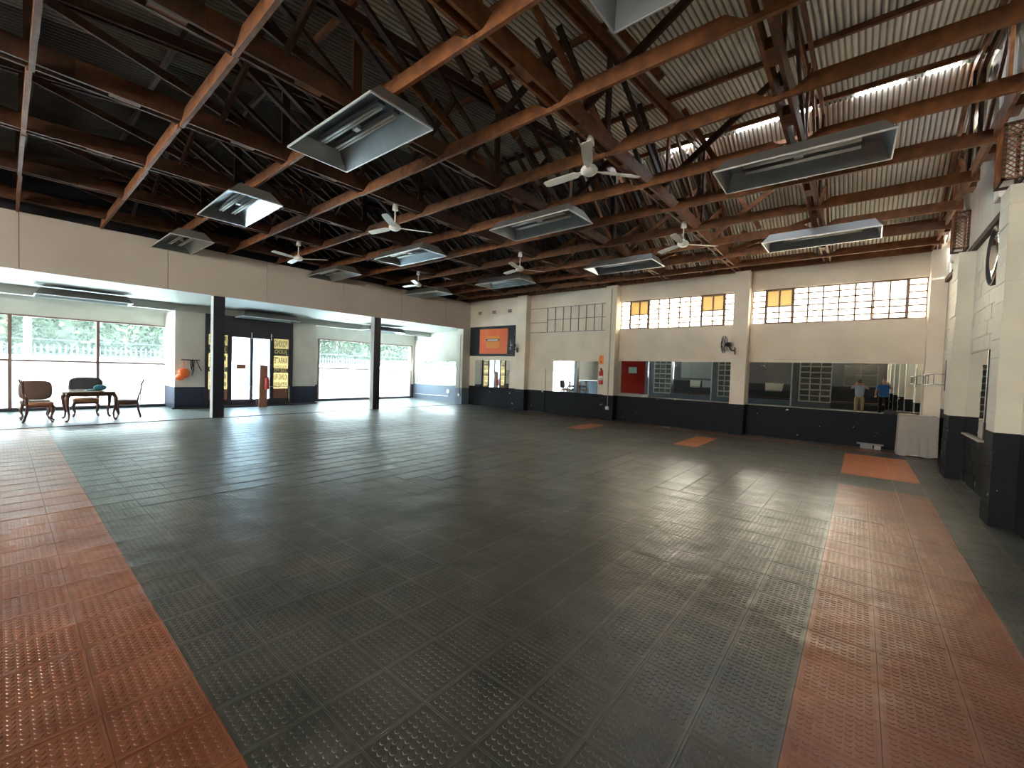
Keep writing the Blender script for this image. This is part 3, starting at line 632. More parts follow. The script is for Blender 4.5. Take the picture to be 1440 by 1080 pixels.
# ------------------------------------------------------------------ ceiling fans
def fan(x, y, angs, lab, ztop):
    t = thing('ceiling_fan', lab, 'fan', (x, y, 4.22), 0, 'white ceiling fans'); H = ztop-4.22
    MB().lathe([(.02,-.055),(.07,-.05),(.105,-.02),(.11,.015),(.085,.05),(.04,.07),(.02,.10)], 20).build('motor', 'fanw', t)
    MB().tube([(0,0,.08),(0,0,H-.05)], .011, 8).build('downrod', 'fanw', t); MB().lathe([(.055,H-.12),(.05,H-.06),(.035,H)], 14).build('canopy', 'fanw', t)
    for a in angs:
        c, s = math.cos(R(a)), math.sin(R(a)); b = MB(); vs = []
        prof = [(.10,.025),(.16,.03),(.20,.055),(.45,.062),(.66,.058),(.70,.04)]
        for zt in (.012, .004):
            for r, hw in prof:
                for k in (-1, 1): u, v = r, k*hw; vs.append((u*c-v*s, u*s+v*c, zt+k*hw*.22-.01))
        n = len(prof); fs = []
        for k in range(n-1): fs += [(2*k,2*k+1,2*k+3,2*k+2), (2*n+2*k,2*n+2*k+2,2*n+2*k+3,2*n+2*k+1), (2*k,2*k+2,2*n+2*k+2,2*n+2*k), (2*k+1,2*n+2*k+1,2*n+2*k+3,2*k+3)]
        fs += [(0,2*n,2*n+1,1), (2*n-2,2*n-1,4*n-1,4*n-2)]
        b.add(vs, fs); b.build('blade', 'fanw', t)
fan(-2.83, 4.85, (179, 50, -64), 'white ceiling fan nearest the camera', 4.66)
fan(-6.89, 4.72, (-172, 59, -49), 'white ceiling fan in the near row, middle of the hall', 4.66)
fan(-10.96, 4.72, (-75, 44, 174), 'white ceiling fan in the near row, closest to the fascia', 4.66)
fan(-6.89, 8.50, (164, 57, -71), 'white ceiling fan in the far row, middle of the hall', 4.66)
fan(-2.83, 8.60, (150, 44, -87), 'white ceiling fan in the far row, in front of the clerestory windows', 4.66)
fan(-10.96, 8.42, (-175, 78, -51), 'white ceiling fan in the far row, closest to the fascia', 4.66)

# ------------------------------------------------------------------ mirrors
def wall_mirror(name, lab, x0, x1, z0, z1, y=YM):
    t = thing(name, lab, 'mirror', ((x0+x1)/2, y, z0), 0, 'flat mirrors on the mirror wall'); h = (x1-x0)/2
    n = max(1, round((x1-x0)/1.22))
    for k in range(n):
        a = -h+2*h*k/n; o = B(a+.001, -.012, 0, a+2*h/n-.001, -.006, z1-z0).build('mirror_pane', 'mirror', t)
    B(-h, -.006, 0, h, 0, z1-z0).build('backing', 'blackm', t)
    return t
lm = wall_mirror('wall_mirror', 'nearly square mirror under the orange board, reflecting the entrance doors', -13.25, -11.39, .86, 2.02)
lm.rotation_euler = (0, 0, R(4.8)); lm.location.y = YM-.08   # hangs a little askew, left edge off the wall
wall_mirror('wall_mirror', 'mirror beside the fire extinguisher, reflecting the table and chairs', -9.17, -7.25, .86, 2.03)
wall_mirror('wall_mirror', 'wide mirror under the left clerestory window', -6.47, -2.88, .87, 2.06)
wall_mirror('wall_mirror', 'widest mirror under the right clerestory window, reflecting two people', -2.48, 1.11, .87, 2.07)
t = thing('wall_mirror', 'tall narrow mirror on the block wall between two pilasters', 'mirror', (XR, 9.55, .84))
B(-.02, -.62, 0, -.012, .62, 1.28).build('mirror_pane', 'mirror', t); B(-.012, -.63, -.01, 0, .63, 1.29).build('backing', 'blackm', t); B(-.06, -.66, -.04, 0, .66, -.015).build('sill', 'cream', t)
t = thing('round_mirror', 'round mirror in a deep dark frame high on the block wall', 'mirror', (XR, 8.80, 3.42))
MB().lathe([(.40,0),(.41,-.05),(.405,-.062),(.39,-.064),(.385,-.05),(.385,0)], 40, axis='x').build('frame', 'dframe', t)
MB().lathe([(.001,-.058),(.20,-.0575),(.387,-.056)], 40, axis='x').build('mirror_glass', 'mirror', t)
# ------------------------------------------------------------------ things on the mirror wall
B(-13.78, YM-.004, 2.20, -11.12, YM-.001, 3.50).build('painted_panel', 'blackwall', wm)
t = thing('notice_board', 'square orange board with a small printed strip, on the black painted panel', 'board', (-12.34, YM-.006, 2.31))
B(-.80, -.03, 0, .80, 0, 1.06).build('board', 'orangeb', t)
for a in ((-.82,-.02,-.80,1.08),(.80,-.02,.82,1.08),(-.82,-.02,.82,0),(-.82,1.06,.82,1.08)): B(a[0], -.035, a[1], a[2], 0, a[3]).build('frame', 'tan', t)
B(-.42, -.033, .24, .36, -.0305, .76).build('print', 'orange2', t); B(-.42, -.037, .54, .36, -.034, .64).build('strip', 'vinyld', t)
B(-.34, -.039, .57, .28, -.037, .605).build('strip_line', 'white', t)
for x, n_ in ((-13.2, 'left'), (-12.36, 'middle'), (-11.47, 'right')):
    t = thing('air_brick', 'small air brick high on the wall, %s one of the three over the orange board' % n_, 'vent', (x, YM, 4.03), 0, 'air bricks over the orange board')
    B(-.11, -.012, 0, .11, -.001, .15).build('vent_frame', 'fascia', t)
    for k in range(3): B(-.09, -.018, .025+.04*k, .09, -.012, .045+.04*k).build('slot', 'blackm', t)
t = thing('fire_extinguisher', 'red fire extinguisher hung on the wall beside the small mirror', 'extinguisher', (-7.08, YM-.09, 1.22))
MB().lathe([(.05,0),(.075,.01),(.078,.03),(.078,.42),(.06,.47),(.025,.50),(.02,.53)], 18).build('cylinder', 'red', t)
MB().lathe([(.0795,.14),(.0795,.30)], 18).build('label', 'white', t); MB().box(-.015,-.05,.52,.015,.03,.56).box(-.01,-.08,.56,.01,.02,.575).build('valve', 'blackm', t)
MB().tube([(.02,-.02,.52),(.10,-.03,.47),(.10,-.02,.25),(.09,-.02,.12)], .012, 7).build('hose', 'blackm', t); B(-.03,.06,.2,.03,.085,.35).build('bracket', 'greym', t)
t = thing('safety_sign', 'small yellow and orange arrow sign above the fire extinguisher', 'sign', (-7.14, YM-.002, 1.93))
B(-.09, -.006, 0, .09, 0, .32).build('sign_plate', 'orange2', t); MB().prism([(-.05,.10),(0,.04),(.05,.10),(.015,.10),(.015,.15),(-.015,.15),(-.015,.10)], 'y', -.008, -.0065).build('arrow', 'red', t)
B(-.012, -.008, .20, .012, -.0065, .29).build('symbol', 'red', t)
def conduit(lab, x, y, z0, z1):
    t = thing('cable_conduit', lab, 'conduit', (x, y, z0)); MB().tube([(0,-.012,.06),(0,-.012,z1-z0)], .013, 8).build('pipe', 'coll', t)
    B(-.055, -.05, -.05, .055, 0, .06).build('socket_box', 'white', t)
conduit('grey cable pipe with a white socket box on the second pillar of the mirror wall', -6.68, YM-.301, .42, 4.5)
conduit('white cable pipe with a socket box down the pillar at the alcove corner', -13.93, 13.149, .42, 3.15)
t = thing('wall_socket', 'white wall socket low on the alcove end wall under the window', 'socket', (-15.6, YE, .48)); B(-.09,-.05,-.08,.09,0,.08).build('socket_plate', 'white', t); MB().tube([(.0,-.02,-.08),(.0,-.02,-.24),(-1.2,-.02,-.26),(-2.6,-.02,-.26)], .012, 6).build('cable', 'white', t)
B(-.02,-.06,-.05,.02,-.05,.05).build('switch', 'white', t)
# wall fans
def wall_fan(lab, loc, rz, m='blackm'):
    t = thing('wall_fan', lab, 'fan', loc, rz, 'round cage fans on the pillars')   # local: faces -y
    b = MB()
    for r, y in ((.24,-.06),(.24,.0),(.17,-.085),(.09,-.10),(.17,.05)): b.tube([(r*math.cos(2*math.pi*k/28), y, r*math.sin(2*math.pi*k/28)) for k in range(28)], .005, 5, True)
    for k in range(18):
        a = 2*math.pi*k/18; c, s = math.cos(a), math.sin(a); b.tube([(.04*c,-.105,.04*s),(.17*c,-.085,.17*s),(.24*c,-.06,.24*s),(.24*c,0,.24*s),(.17*c,.05,.17*s),(.05*c,.06,.05*s)], .0028, 4)
    b.build('cage', m, t); MB().lathe([(.06,.16),(.07,.10),(.06,.02),(.03,.0)], 16, axis='y').build('motor', m, t)
    MB().lathe([(.001,-.075),(.035,-.07),(.04,-.03),(.03,0)], 14, axis='y').build('hub', 'white', t)
    for k in range(3):
        b = MB(); vs = []
        for r, da, yy in ((.04,-.3,-.01),(.2,-.45,-.045),(.21,0,-.03),(.2,.4,-.01),(.04,.3,-.03)): a = 2*math.pi*k/3+da; vs.append((r*math.cos(a), yy, r*math.sin(a)))
        vs += [(x, y+.004, z) for x, y, z in vs]; b.add(vs, [(0,1,2,3,4),(9,8,7,6,5)]+[(i,(i+1)%5,(i+1)%5+5,i+5) for i in range(5)]); b.build('blade', 'greym', t)
    MB().tube([(0,.10,-.04),(0,.16,-.16),(0,.24,-.18)], .018, 8).box(-.05,.24,-.28,.05,.262,-.08).build('bracket', m, t)
    return t
wall_fan('black round cage fan on the first pillar in front of the orange board', (-10.85, YM-.56, 2.62), R(-25))
wall_fan('dark round cage fan seen edge-on on the middle pillar between the clerestory windows', (-3.02, YM-.46, 2.55), R(-75))

# ------------------------------------------------------------------ right corner things
t = thing('covered_cabinet', 'waist-high cabinet covered with a pale cloth in the corner by the mirrors', 'cabinet', (1.0, 13.0, 0))
b = MB(); n = 60; ring = []
per = [(-.29,-.26),(.33,-.26),(.33,.26),(-.29,.26)]
for k in range(n):
    u = k/n*4; e = int(u); f = u-e; p, q = per[e], per[(e+1)%4]; ring.append((p[0]+(q[0]-p[0])*f, p[1]+(q[1]-p[1])*f, k))
vs = []
for lv, (z, s, wv) in enumerate([(.90,1,0),(.88,1.02,0),(.6,1.03,.006),(.3,1.045,.012),(.03,1.06,.02)]):
    for x, y, k in ring: ww = 1+wv*math.sin(k*1.9)*1.5; vs.append((x*s*ww, y*s*ww, z-(.02*math.sin(k*.7)+.015 if lv == 4 else 0)+(.012 if lv == 4 else 0)))
b.add(vs, [(l_*n+k, l_*n+(k+1)%n, (l_+1)*n+(k+1)%n, (l_+1)*n+k) for l_ in range(4) for k in range(n)]+[tuple(range(n-1,-1,-1))]); b.build('cloth_cover', 'cream', t)
B(-.26,-.23,.02,.30,.23,.88).build('cabinet_body', 'white', t)
def flat(name, lab, cat, x, y, z, sx, sy, sz, rz, m):
    t = thing(name, lab, cat, (x, y, z), rz); B(-sx/2,-sy/2,0,sx/2,sy/2,sz*.5).build('lower_cover', m, t); B(-sx/2+.004,-sy/2,sz*.5,sx/2-.006,sy/2-.005,sz).build('pages', 'white', t)
flat('folded_sheet', 'folded yellow-white papers lying on the covered cabinet', 'paper', .86, 13.08, .902, .26, .18, .02, .3, 'vinyl')
flat('magazine', 'thin pale magazine lying on the covered cabinet by the block wall', 'magazine', 1.14, 12.98, .902, .22, .16, .015, -.2, 'cloth')
t = thing('dark_bag', 'small dark bag lying on the ledge left of the covered cabinet', 'bag', (.58, 13.50, .86)); MB().blob((0,0,.04), (.12,.06,.045), sq=.7).build('bag_body', 'darkup', t); MB().tube([(-.06,0,.07),(-.03,-.01,.11),(.03,-.01,.11),(.06,0,.07)], .006, 5).build('handle', 'darkup', t)
t = thing('parts_crate', 'small low metal crate on the floor against the black dado', 'crate', (.25, 13.40, 0))
for y in (-.09,.09): B(-.24,y-.008,.10,.24,y+.008,.12).build('rail', 'greym', t)
for x in (-.24,.24): B(x-.008,-.09,.10,x+.008,.09,.12).build('rail', 'greym', t)
B(-.18,-.07,.0,.05,.07,.09).build('tray', 'greym', t); B(.08,-.07,0,.20,.07,.10).build('box', 'coll', t)
t = thing('paper_scrap', 'white scrap of paper on the floor at the foot of the mirror wall', 'paper', (-4.6, 13.2, .001)); B(-.12,-.05,0,.12,.05,.006).build('sheet', 'white', t); B(-.05,-.06,.006,.10,.03,.010).build('folded_sheet', 'white', t)
# wire rack on the second pilaster
t = thing('wire_rack', 'empty wire basket bracket on the far block pilaster', 'rack', (1.195, 11.0, 1.6))
b = MB(); b.tube([(0,0,-.1),(0,0,.45)], .008, 6)
for z in (0,.2): b.tube([(0,0,z),(-.12,.25,z+.01),(-.14,.9,z),(-.13,1.9,z),(-.02,2.2,z)], .009, 6)
b.build('wire_frame', 'greym', t)
for f in ((-.12,.3),(-.14,.9),(-.135,1.4),(-.13,1.9)): MB().tube([(f[0],f[1],0),(f[0],f[1],.2)], .007, 5).build('upright', 'greym', t)
# lattice boxes
for y, l_ in ((7.2, 'nearer'), (10.4, 'farther')):
    t = thing('lattice_box', 'dark brown lattice box on top of the %s block pilaster' % l_, 'lattice', (1.12, y, 3.93), 0, 'lattice boxes on the pilasters')
    Wd, D, H = .19, .36, .64
    for x in (0, Wd-.03):
        for yy in (0, D-.03): B(x,yy,0,x+.03,yy+.03,H).build('post', 'timberd', t)
    for z in (0, H-.03): 
        for a in ((0,0,Wd,.025),(0,D-.025,Wd,D),(0,0,.025,D),(Wd-.025,0,Wd,D)): B(a[0],a[1],z,a[2],a[3],z+.03).build('rail', 'timberd', t)
    for face, (L_, ax) in enumerate(((Wd,'x'),(D,'y'))):
        for sgn in (1,-1):
            c = -H
            while c < L_:
                u0, u1 = max(.01,c), min(L_-.01, c+H)
                if u1-u0 > .03:
                    z0, z1 = u0-c, u1-c
                    if sgn < 0: z0, z1 = H-z0, H-z1
                    z0 = min(max(z0,.01),H-.01); z1 = min(max(z1,.01),H-.01); o_ = .008*sgn+.012
                    p, q = ((u0,o_,z0),(u1,o_,z1)) if ax == 'x' else ((o_,u0,z0),(o_,u1,z1))
                    MB().beam(p, q, .007, .016, (0,1,0) if ax == 'x' else (1,0,0)).build('slat', 'timber', t)
                c += .055
for y, z, l_ in ((7.9, 3.92, 'beside the nearer lattice box'), (11.3, 3.9, 'beside the farther lattice box')):
    t = thing('flood_lamp', 'small square grey lamp box on the wall '+l_, 'lamp', (1.26, y, z), 0, 'square lamp boxes'); B(-.06,-.13,0,.06,.13,.25).build('housing', 'fascia', t); B(-.065,-.11,.02,-.06,.11,.23).build('lens', 'white', t); B(.06,-.02,.08,.14,.02,.16).build('bracket', 'greym', t)

# ------------------------------------------------------------------ table, chairs
def cab_leg(h, s=1.0, out=.05, m='wood', parent=None, dx=1, dy=1):
    pts = [(0,0,h),(dx*out*.8,dy*out*.8,h-.10*s),(dx*out*.7,dy*out*.7,h*.55),(dx*out*.1,dy*out*.1,h*.25),(dx*out*.3,dy*out*.3,.05),(dx*out*.9,dy*out*.9,.012)]
    return MB().tube(pts, [.032*s,.036*s,.026*s,.017*s,.015*s,.024*s], 8).build('leg', m, parent)
def chair_splat(lab, loc, rz, seatm='seat'):     # faces +x
    t = thing('dining_chair', lab, 'chair', loc, rz, 'dining chairs round the small table')
    for sx, sy in ((1,1),(1,-1)):
        l_ = cab_leg(.42, 1, .05, 'wood', t, 1, sy); l_.location = (.17, .19*sy, 0)
    for sy in (1,-1): MB().tube([(-.27,.17*sy,0),(-.22,.17*sy,.2),(-.20,.17*sy,.42),(-.22,.18*sy,.58),(-.27,.20*sy,.72),(-.28,.19*sy,.88),(-.32,.14*sy,1.0)], [.018,.018,.02,.016,.015,.017,.018], 8).build('back_post', 'wood', t)
    MB().tube([(-.32,-.14,1.0),(-.325,-.07,1.02),(-.325,0,1.0),(-.325,.07,1.02),(-.32,.14,1.0)], .02, 8).build('crest_rail', 'wood', t)
    MB().prism([(-.05,.44),(.05,.44),(.035,.55),(.075,.70),(.05,.85),(.085,1.0),(-.085,1.0),(-.05,.85),(-.075,.70),(-.035,.55)], 'x', -.275, -.255).build('splat', 'wood', t)
    MB().box(-.22,-.22,.36,.20,.22,.42).build('seat_frame', 'wood', t); MB().blob((0,0,.44), (.22,.23,.045), sq=.55).build('seat', seatm, t)
    return t
def chair_up(lab, loc, rz, m, sm, h=1.0, hw=.27):
    t = thing('dining_chair', lab, 'chair', loc, rz, 'dining chairs round the small table')
    for sx, sy in ((1,1),(1,-1),(-1,1),(-1,-1)):
        l_ = cab_leg(.38, 1, .05, 'wood', t, sx, sy); l_.location = (.19*sx, .20*sy, 0)
    MB().box(-.24,-.24,.34,.24,.24,.40).build('seat_frame', 'wood', t); MB().blob((0,0,.43), (.25,.26,.06), sq=.5).build('seat', sm, t)
    o = MB().blob((0,0,0), (.045, hw, (h-.5)/2), 20, 14, sq=.5).build('backrest', m, t); o.location = (-.27, 0, .5+(h-.5)/2); o.rotation_euler = (0, R(-8), 0)
    o2 = MB().tube([(0,hw*math.cos(a)*.98,(h-.5)/2*math.sin(a)*.98) for a in [2*math.pi*k/24 for k in range(24)]], .012, 6, True).build('back_frame', 'wood', t); o2.location = o.location; o2.rotation_euler = o.rotation_euler
    return t
zf = -.02
chair_splat('mahogany chair with open splat back and orange-brown seat, left of the table', (-15.2, .58, zf), R(85))
chair_up('chair with a broad brown upholstered back standing behind the open-backed one', (-15.98, .52, zf), R(180), 'brownup', 'brownup', .98, .28)
chair_up('dark grey chair with rounded padded back behind the small table', (-16.25, 1.45, zf), R(-5), 'darkup', 'seat', 1.04, .34)
chair_splat('mahogany chair at the right of the table, seen from the side', (-15.35, 2.17, zf), R(-100), 'brownup')
t = thing('small_table', 'low mahogany table with curved legs and shiny top by the window', 'table', (-15.3, 1.42, zf), 0)
for x, y in ((.45,-.38),(-.45,-.38),(.45,.40),(-.45,.40)):
    l_ = cab_leg(.70, 1.25, .06, 'wood', t, math.copysign(1,x), math.copysign(1,y)); l_.location = (x, y, 0)
MB().box(-.46,-.40,.62,.46,.42,.72).build('apron', 'wood', t)
b = MB(); b.prism([(x*.62, y*.60) for x, y in [(1,.75),(.9,1),(0,.96),(-.9,1),(-1,.75),(-1,-.75),(-.9,-1),(0,-.96),(.9,-1),(1,-.75)]], 'z', .72, .745); b.build('table_top', 'tabletop', t)
t = thing('cap', 'teal fabric cap lying on the small table', 'cap', (-15.25, 1.62, zf+.745)); MB().blob((0,0,.076), (.10,.13,.075)).build('crown', 'teal', t); MB().blob((.02,-.17,.014), (.08,.10,.012)).build('brim', 'teal', t)
# coat rack with orange bag
t = thing('coat_rack', 'dark wall rack with hanging straps left of the entrance doors', 'rack', (XD, 3.98, 1.58)); B(0,-.26,0,.03,.24,.03).build('rail', 'blackm', t)
for y in (-.2,-.08,.02,.12,.2): MB().tube([(.03,y,.01),(.07,y,0),(.08,y,.04)], .006, 5).build('hook', 'blackm', t)
st = thing('straps', 'dark straps and belts hanging from the wall rack', 'straps', (XD+.098, 3.98, 1.6))
for pts in ([(0,-.02,0),(.02,-.03,-.2),(.02,0,-.35),(0,.02,0)], [(0,.06,0),(.02,.05,-.25),(.01,.02,-.42)], [(0,.12,0),(.02,.19,-.2),(.02,.26,-.36)], [(0,0,0),(.03,.05,-.3),(.02,.0,-.5)]): MB().tube(pts, .014, 5).build('strap', 'darkup', st)
bg_ = thing('plastic_bag', 'bright orange plastic bag hanging from the wall rack', 'bag', (XD+.15, 3.76, 1.15))
b = MB(); b.blob((0,0,0), (.09,.16,.17), 18, 12); b.blob((0,-.10,-.13), (.09,.13,.10), 14, 9); b.v = [(x+.02*noise.noise(Vector((x*14,y*14,z*14))), y+.03*noise.noise(Vector((x*11+5,y*11,z*11))), z+.03*noise.noise(Vector((x*9,y*9+3,z*9)))) for x, y, z in b.v]
b.build('bag_body', 'bag', bg_); MB().tube([(0,-.03,.15),(-.02,.0,.45)], .007, 5).tube([(0,.03,.15),(-.02,.0,.45)], .007, 5).build('bag_handle', 'bag', bg_)
t = thing('leaning_board', 'brown upright board leaning in front of the right entrance door', 'board', (-16.72, 6.04, -.02), 0); o = MB().prism([(-.14,0),(.13,0),(.15,1.50),(-.11,1.52)], 'x', -.03, .03).build('board_panel', 'tan', t); B(-.05,-.16,0,.05,.15,.03).build('foot', 'tan', t)
t = thing('fire_extinguisher', 'red fire extinguisher standing against the brown board at the entrance', 'extinguisher', (-16.58, 6.12, .62))
MB().lathe([(.05,0),(.07,.01),(.072,.03),(.072,.36),(.05,.41),(.02,.44)], 16).build('cylinder', 'red', t); MB().box(-.012,-.05,.44,.012,.04,.47).build('valve', 'blackm', t); MB().tube([(0,.02,.45),(0,.10,.40),(0,.11,.2)], .011, 6).build('hose', 'blackm', t); B(-.108,-.06,.1,-.06,.06,.2).build('bracket', 'greym', t)
t = thing('low_rail', 'thin metal rail on a leg in front of the entrance doors', 'rail', (-16.9, 6.3, -.02)); MB().tube([(0,-.6,.72),(0,.75,.72)], .010, 6).build('rail', 'chrome', t); MB().tube([(0,-.42,0),(0,-.42,.72)], .010, 6).build('rail_leg', 'chrome', t); MB().tube([(0,.72,0),(0,.72,.72)], .010, 6).build('rail_leg', 'chrome', t)

# ------------------------------------------------------------------ rear part of the hall (seen in the mirrors; its high windows are added and unseen)
b = MB(); wins = [(-13.9, -12.9), (-12.6, -11.7), (-.85, .85)]
b.box(XA, YB-.25, -.1, 1.7, YB, 1.35); b.box(XA, YB-.25, 2.75, 1.7, YB, 3.0); b.box(XA, YB-.25, 4.6, 1.7, YB, 6.0); b.box(XA, YB-.25, 3.0, -13.4, YB, 4.6); b.box(-9.4, YB-.25, 3.0, -8.8, YB, 4.6); b.box(-4.8, YB-.25, 3.0, -4.2, YB, 4.6); b.box(-.2, YB-.25, 3.0, 1.7, YB, 4.6); xs = [XA]+[v for w_ in wins for v in w_]+[1.7]; added_wins = [(-13.4,-9.4), (-8.8,-4.8), (-4.2,-.2)]
for a, c in zip(xs[::2], xs[1::2]): b.box(a, YB-.25, 1.35, c, YB, 2.75)
wb = struct(b.build('wall_front', 'greywall'))
for k, (a, c) in enumerate(added_wins):  # unseen high windows, added to brighten the mirror wall
    w_ = sempty('window_%d' % (10+k), (a, YB-.12, 3.0)); B(0,-.003,0,c-a,.003,1.6).build('pane', 'glassr', w_)
    for z in (0, .52, 1.05, 1.57): B(0,-.02,z,c-a,.02,z+.03).build('glazing_bar', 'greym', w_)
    for q in range(7): B((c-a-.03)*q/6,-.02,0,(c-a-.03)*q/6+.03,.02,1.6).build('glazing_bar', 'greym', w_)
    portal(((a+c)/2, YB-.3, 3.8), (R(90), 0, 0), c-a, 1.6)
for k, (a, c) in enumerate(wins):
    w_ = sempty('window_%d' % (6+k), (a, YB-.12, 1.35))
    B(0,-.003,0,c-a,.003,1.4).build('pane', 'frost' if k < 2 else 'rearp', w_)
    for z in (0, .7, 1.37): B(0,-.02,z,c-a,.02,z+.03).build('glazing_bar', 'greym', w_)
    for x in (0, (c-a)/2, c-a-.03): B(x,-.02,0,x+.03,.02,1.4).build('glazing_bar', 'greym', w_)
    portal(((a+c)/2, YB-.3, 2.05), (R(90), 0, 0), c-a, 1.4)
B(-16.4, YB+.001, 0, -14.1, YB+.02, 3.2).build('painted_panel', 'redwall', wb)
t = thing('picture_frame', 'dark framed picture on the red wall at the rear of the hall', 'picture', (-15.2, YB+.03, 1.75)); B(-.35,0,0,.35,.02,.5).build('picture', 'vinyld', t)
for a in ((-.38,-.03,.38,0),(-.38,.5,.38,.53),(-.38,0,-.35,.5),(.35,0,.38,.5)): B(a[0],0,a[1],a[2],.035,a[3]).build('frame', 'blackm', t)
t = thing('roller_shutter', 'grey ribbed roller shutter at the rear of the hall', 'shutter', (-9.9, YB+.03, 1.5))
for k in range(16): B(-1.2,0,k*.1,1.2,.03+.01*(k%2),k*.1+.085).build('shutter_slat', 'roller', t)
sp_ = [(-12.3, -10.6), (-7.9, -6.25), (-3.3, -1.3)]
for k, (a, c) in enumerate(sp_):
    n_ = ['by the red wall', 'in the middle of the rear', 'nearest the two people'][k]
    pl = thing('stone_pillar', 'broad pillar faced with dark stones in white joints, '+n_, 'pillar', (a, -3.8, 0), 0, 'stone faced pillars at the rear')
    w_ = c-a; B(0,-.45,0,w_,-.03,4.58).build('pillar_core', 'bluegrey', pl); B(.42,-.03,.32,w_,-.012,4.58).build('mortar_bed', 'grout', pl); B(.0,-.03,0,.08,0,4.58).build('edge_strip', 'grout', pl)
    nc = 3; sw = (w_-.46)/nc
    for r in range(12):
        for q in range(nc):
            x0 = .46+q*sw; z0 = .36+r*.35; j = rnd.uniform(-.02,.02)
            MB().prism([(x0+.035+j,z0+.03),(x0+sw-.035,z0+.03+j),(x0+sw-.03-j,z0+.31),(x0+.03,z0+.31+j)], 'y', -.02, .015+rnd.uniform(0,.012)).build('stone', 'stone', pl)
for a, c, l_ in ((-10.6, -7.9, 'left'), (-6.25, -3.3, 'middle'), (-1.3, 1.38, 'right')):
    t = thing('low_counter', 'low blue-grey platform with black padding between the rear pillars, %s bay' % l_, 'counter', (a, -3.9, 0), 0, 'padded platforms at the rear')
    B(0,-.25,0,c-a,0,.34).build('platform', 'bluegrey' if l_ != 'right' else 'blackwall', t); B(0,-.9,.34,c-a,-.62,1.32).build('padding', 'blackwall', t); MB().tube([(0,-.3,.42),(c-a,-.3,.42)], .02, 6).build('rail', 'tan', t)
    MB().tube([(0,-.3,.9),(c-a,-.3,.9)], .014, 6).build('rail', 'blackm', t)
for x, w_, l_, m_ in ((-9.1,.36,'white towel over the padding, left bay','cloth'),(-8.27,.36,'pale green towel over the padding, left bay','doorgx'),(-4.25,.5,'cream towel over the padding, middle bay','cloth')):
    if m_ == 'doorgx': m_ = 'roller'
    t = thing('towel', l_, 'towel', (x, -4.5, .85)); MB().prism([(-w_,0),(w_*.85,0),(w_,.48),(-w_*1.02,.5)], 'y', -.0, .02).build('towel_front', m_, t); B(-w_,-.45,.5,w_,.02,.515).build('towel_fold', m_, t)
wall_fan('dark cage fan on the rear grey wall, seen in the mirror', (-5.3, -7.25, 2.55), R(180)); bpy.context.scene.objects
t = thing('reception_counter', 'corrugated blue-grey counter in the alcove, seen in the small mirror', 'counter', (-16.5, -2.6, -.02)); 
pts = [(-.8+.02*k, .25+.018*math.sin(k*1.2)) for k in range(81)]+[(.8,-.25),(-.8,-.25)]; o = MB().prism(pts, 'z', 0, 1.02).build('counter_front', 'bluegrey', t); B(-.85,-.3,1.02,.85,.32,1.06).build('counter_top', 'white', t); t.rotation_euler = (0,0,0)

# ------------------------------------------------------------------ people
def skin_mesh(name, pts, edges, rad, m, parent, sub=2, root=0):
    me = bpy.data.meshes.new(name); me.from_pydata(pts, edges, []); o = bpy.data.objects.new(name, me); COL.objects.link(o)
    s = o.modifiers.new('s', 'SKIN'); s.use_smooth_shade = True
    for i, r_ in enumerate(rad):
        v = me.skin_vertices[0].data[i]; v.radius = r_ if isinstance(r_, tuple) else (r_, r_); v.use_root = (i == root)
    o.modifiers.new('u', 'SUBSURF').levels = sub
    dg = bpy.context.evaluated_depsgraph_get(); dg.update(); m2 = bpy.data.meshes.new_from_object(o.evaluated_get(dg)); bpy.data.objects.remove(o)
    m2.materials.clear(); m2.materials.append(M[m]); m2.polygons.foreach_set('use_smooth', [True]*len(m2.polygons))
    r_ = bpy.data.objects.new(name, m2); COL.objects.link(r_); r_.parent = parent; return r_
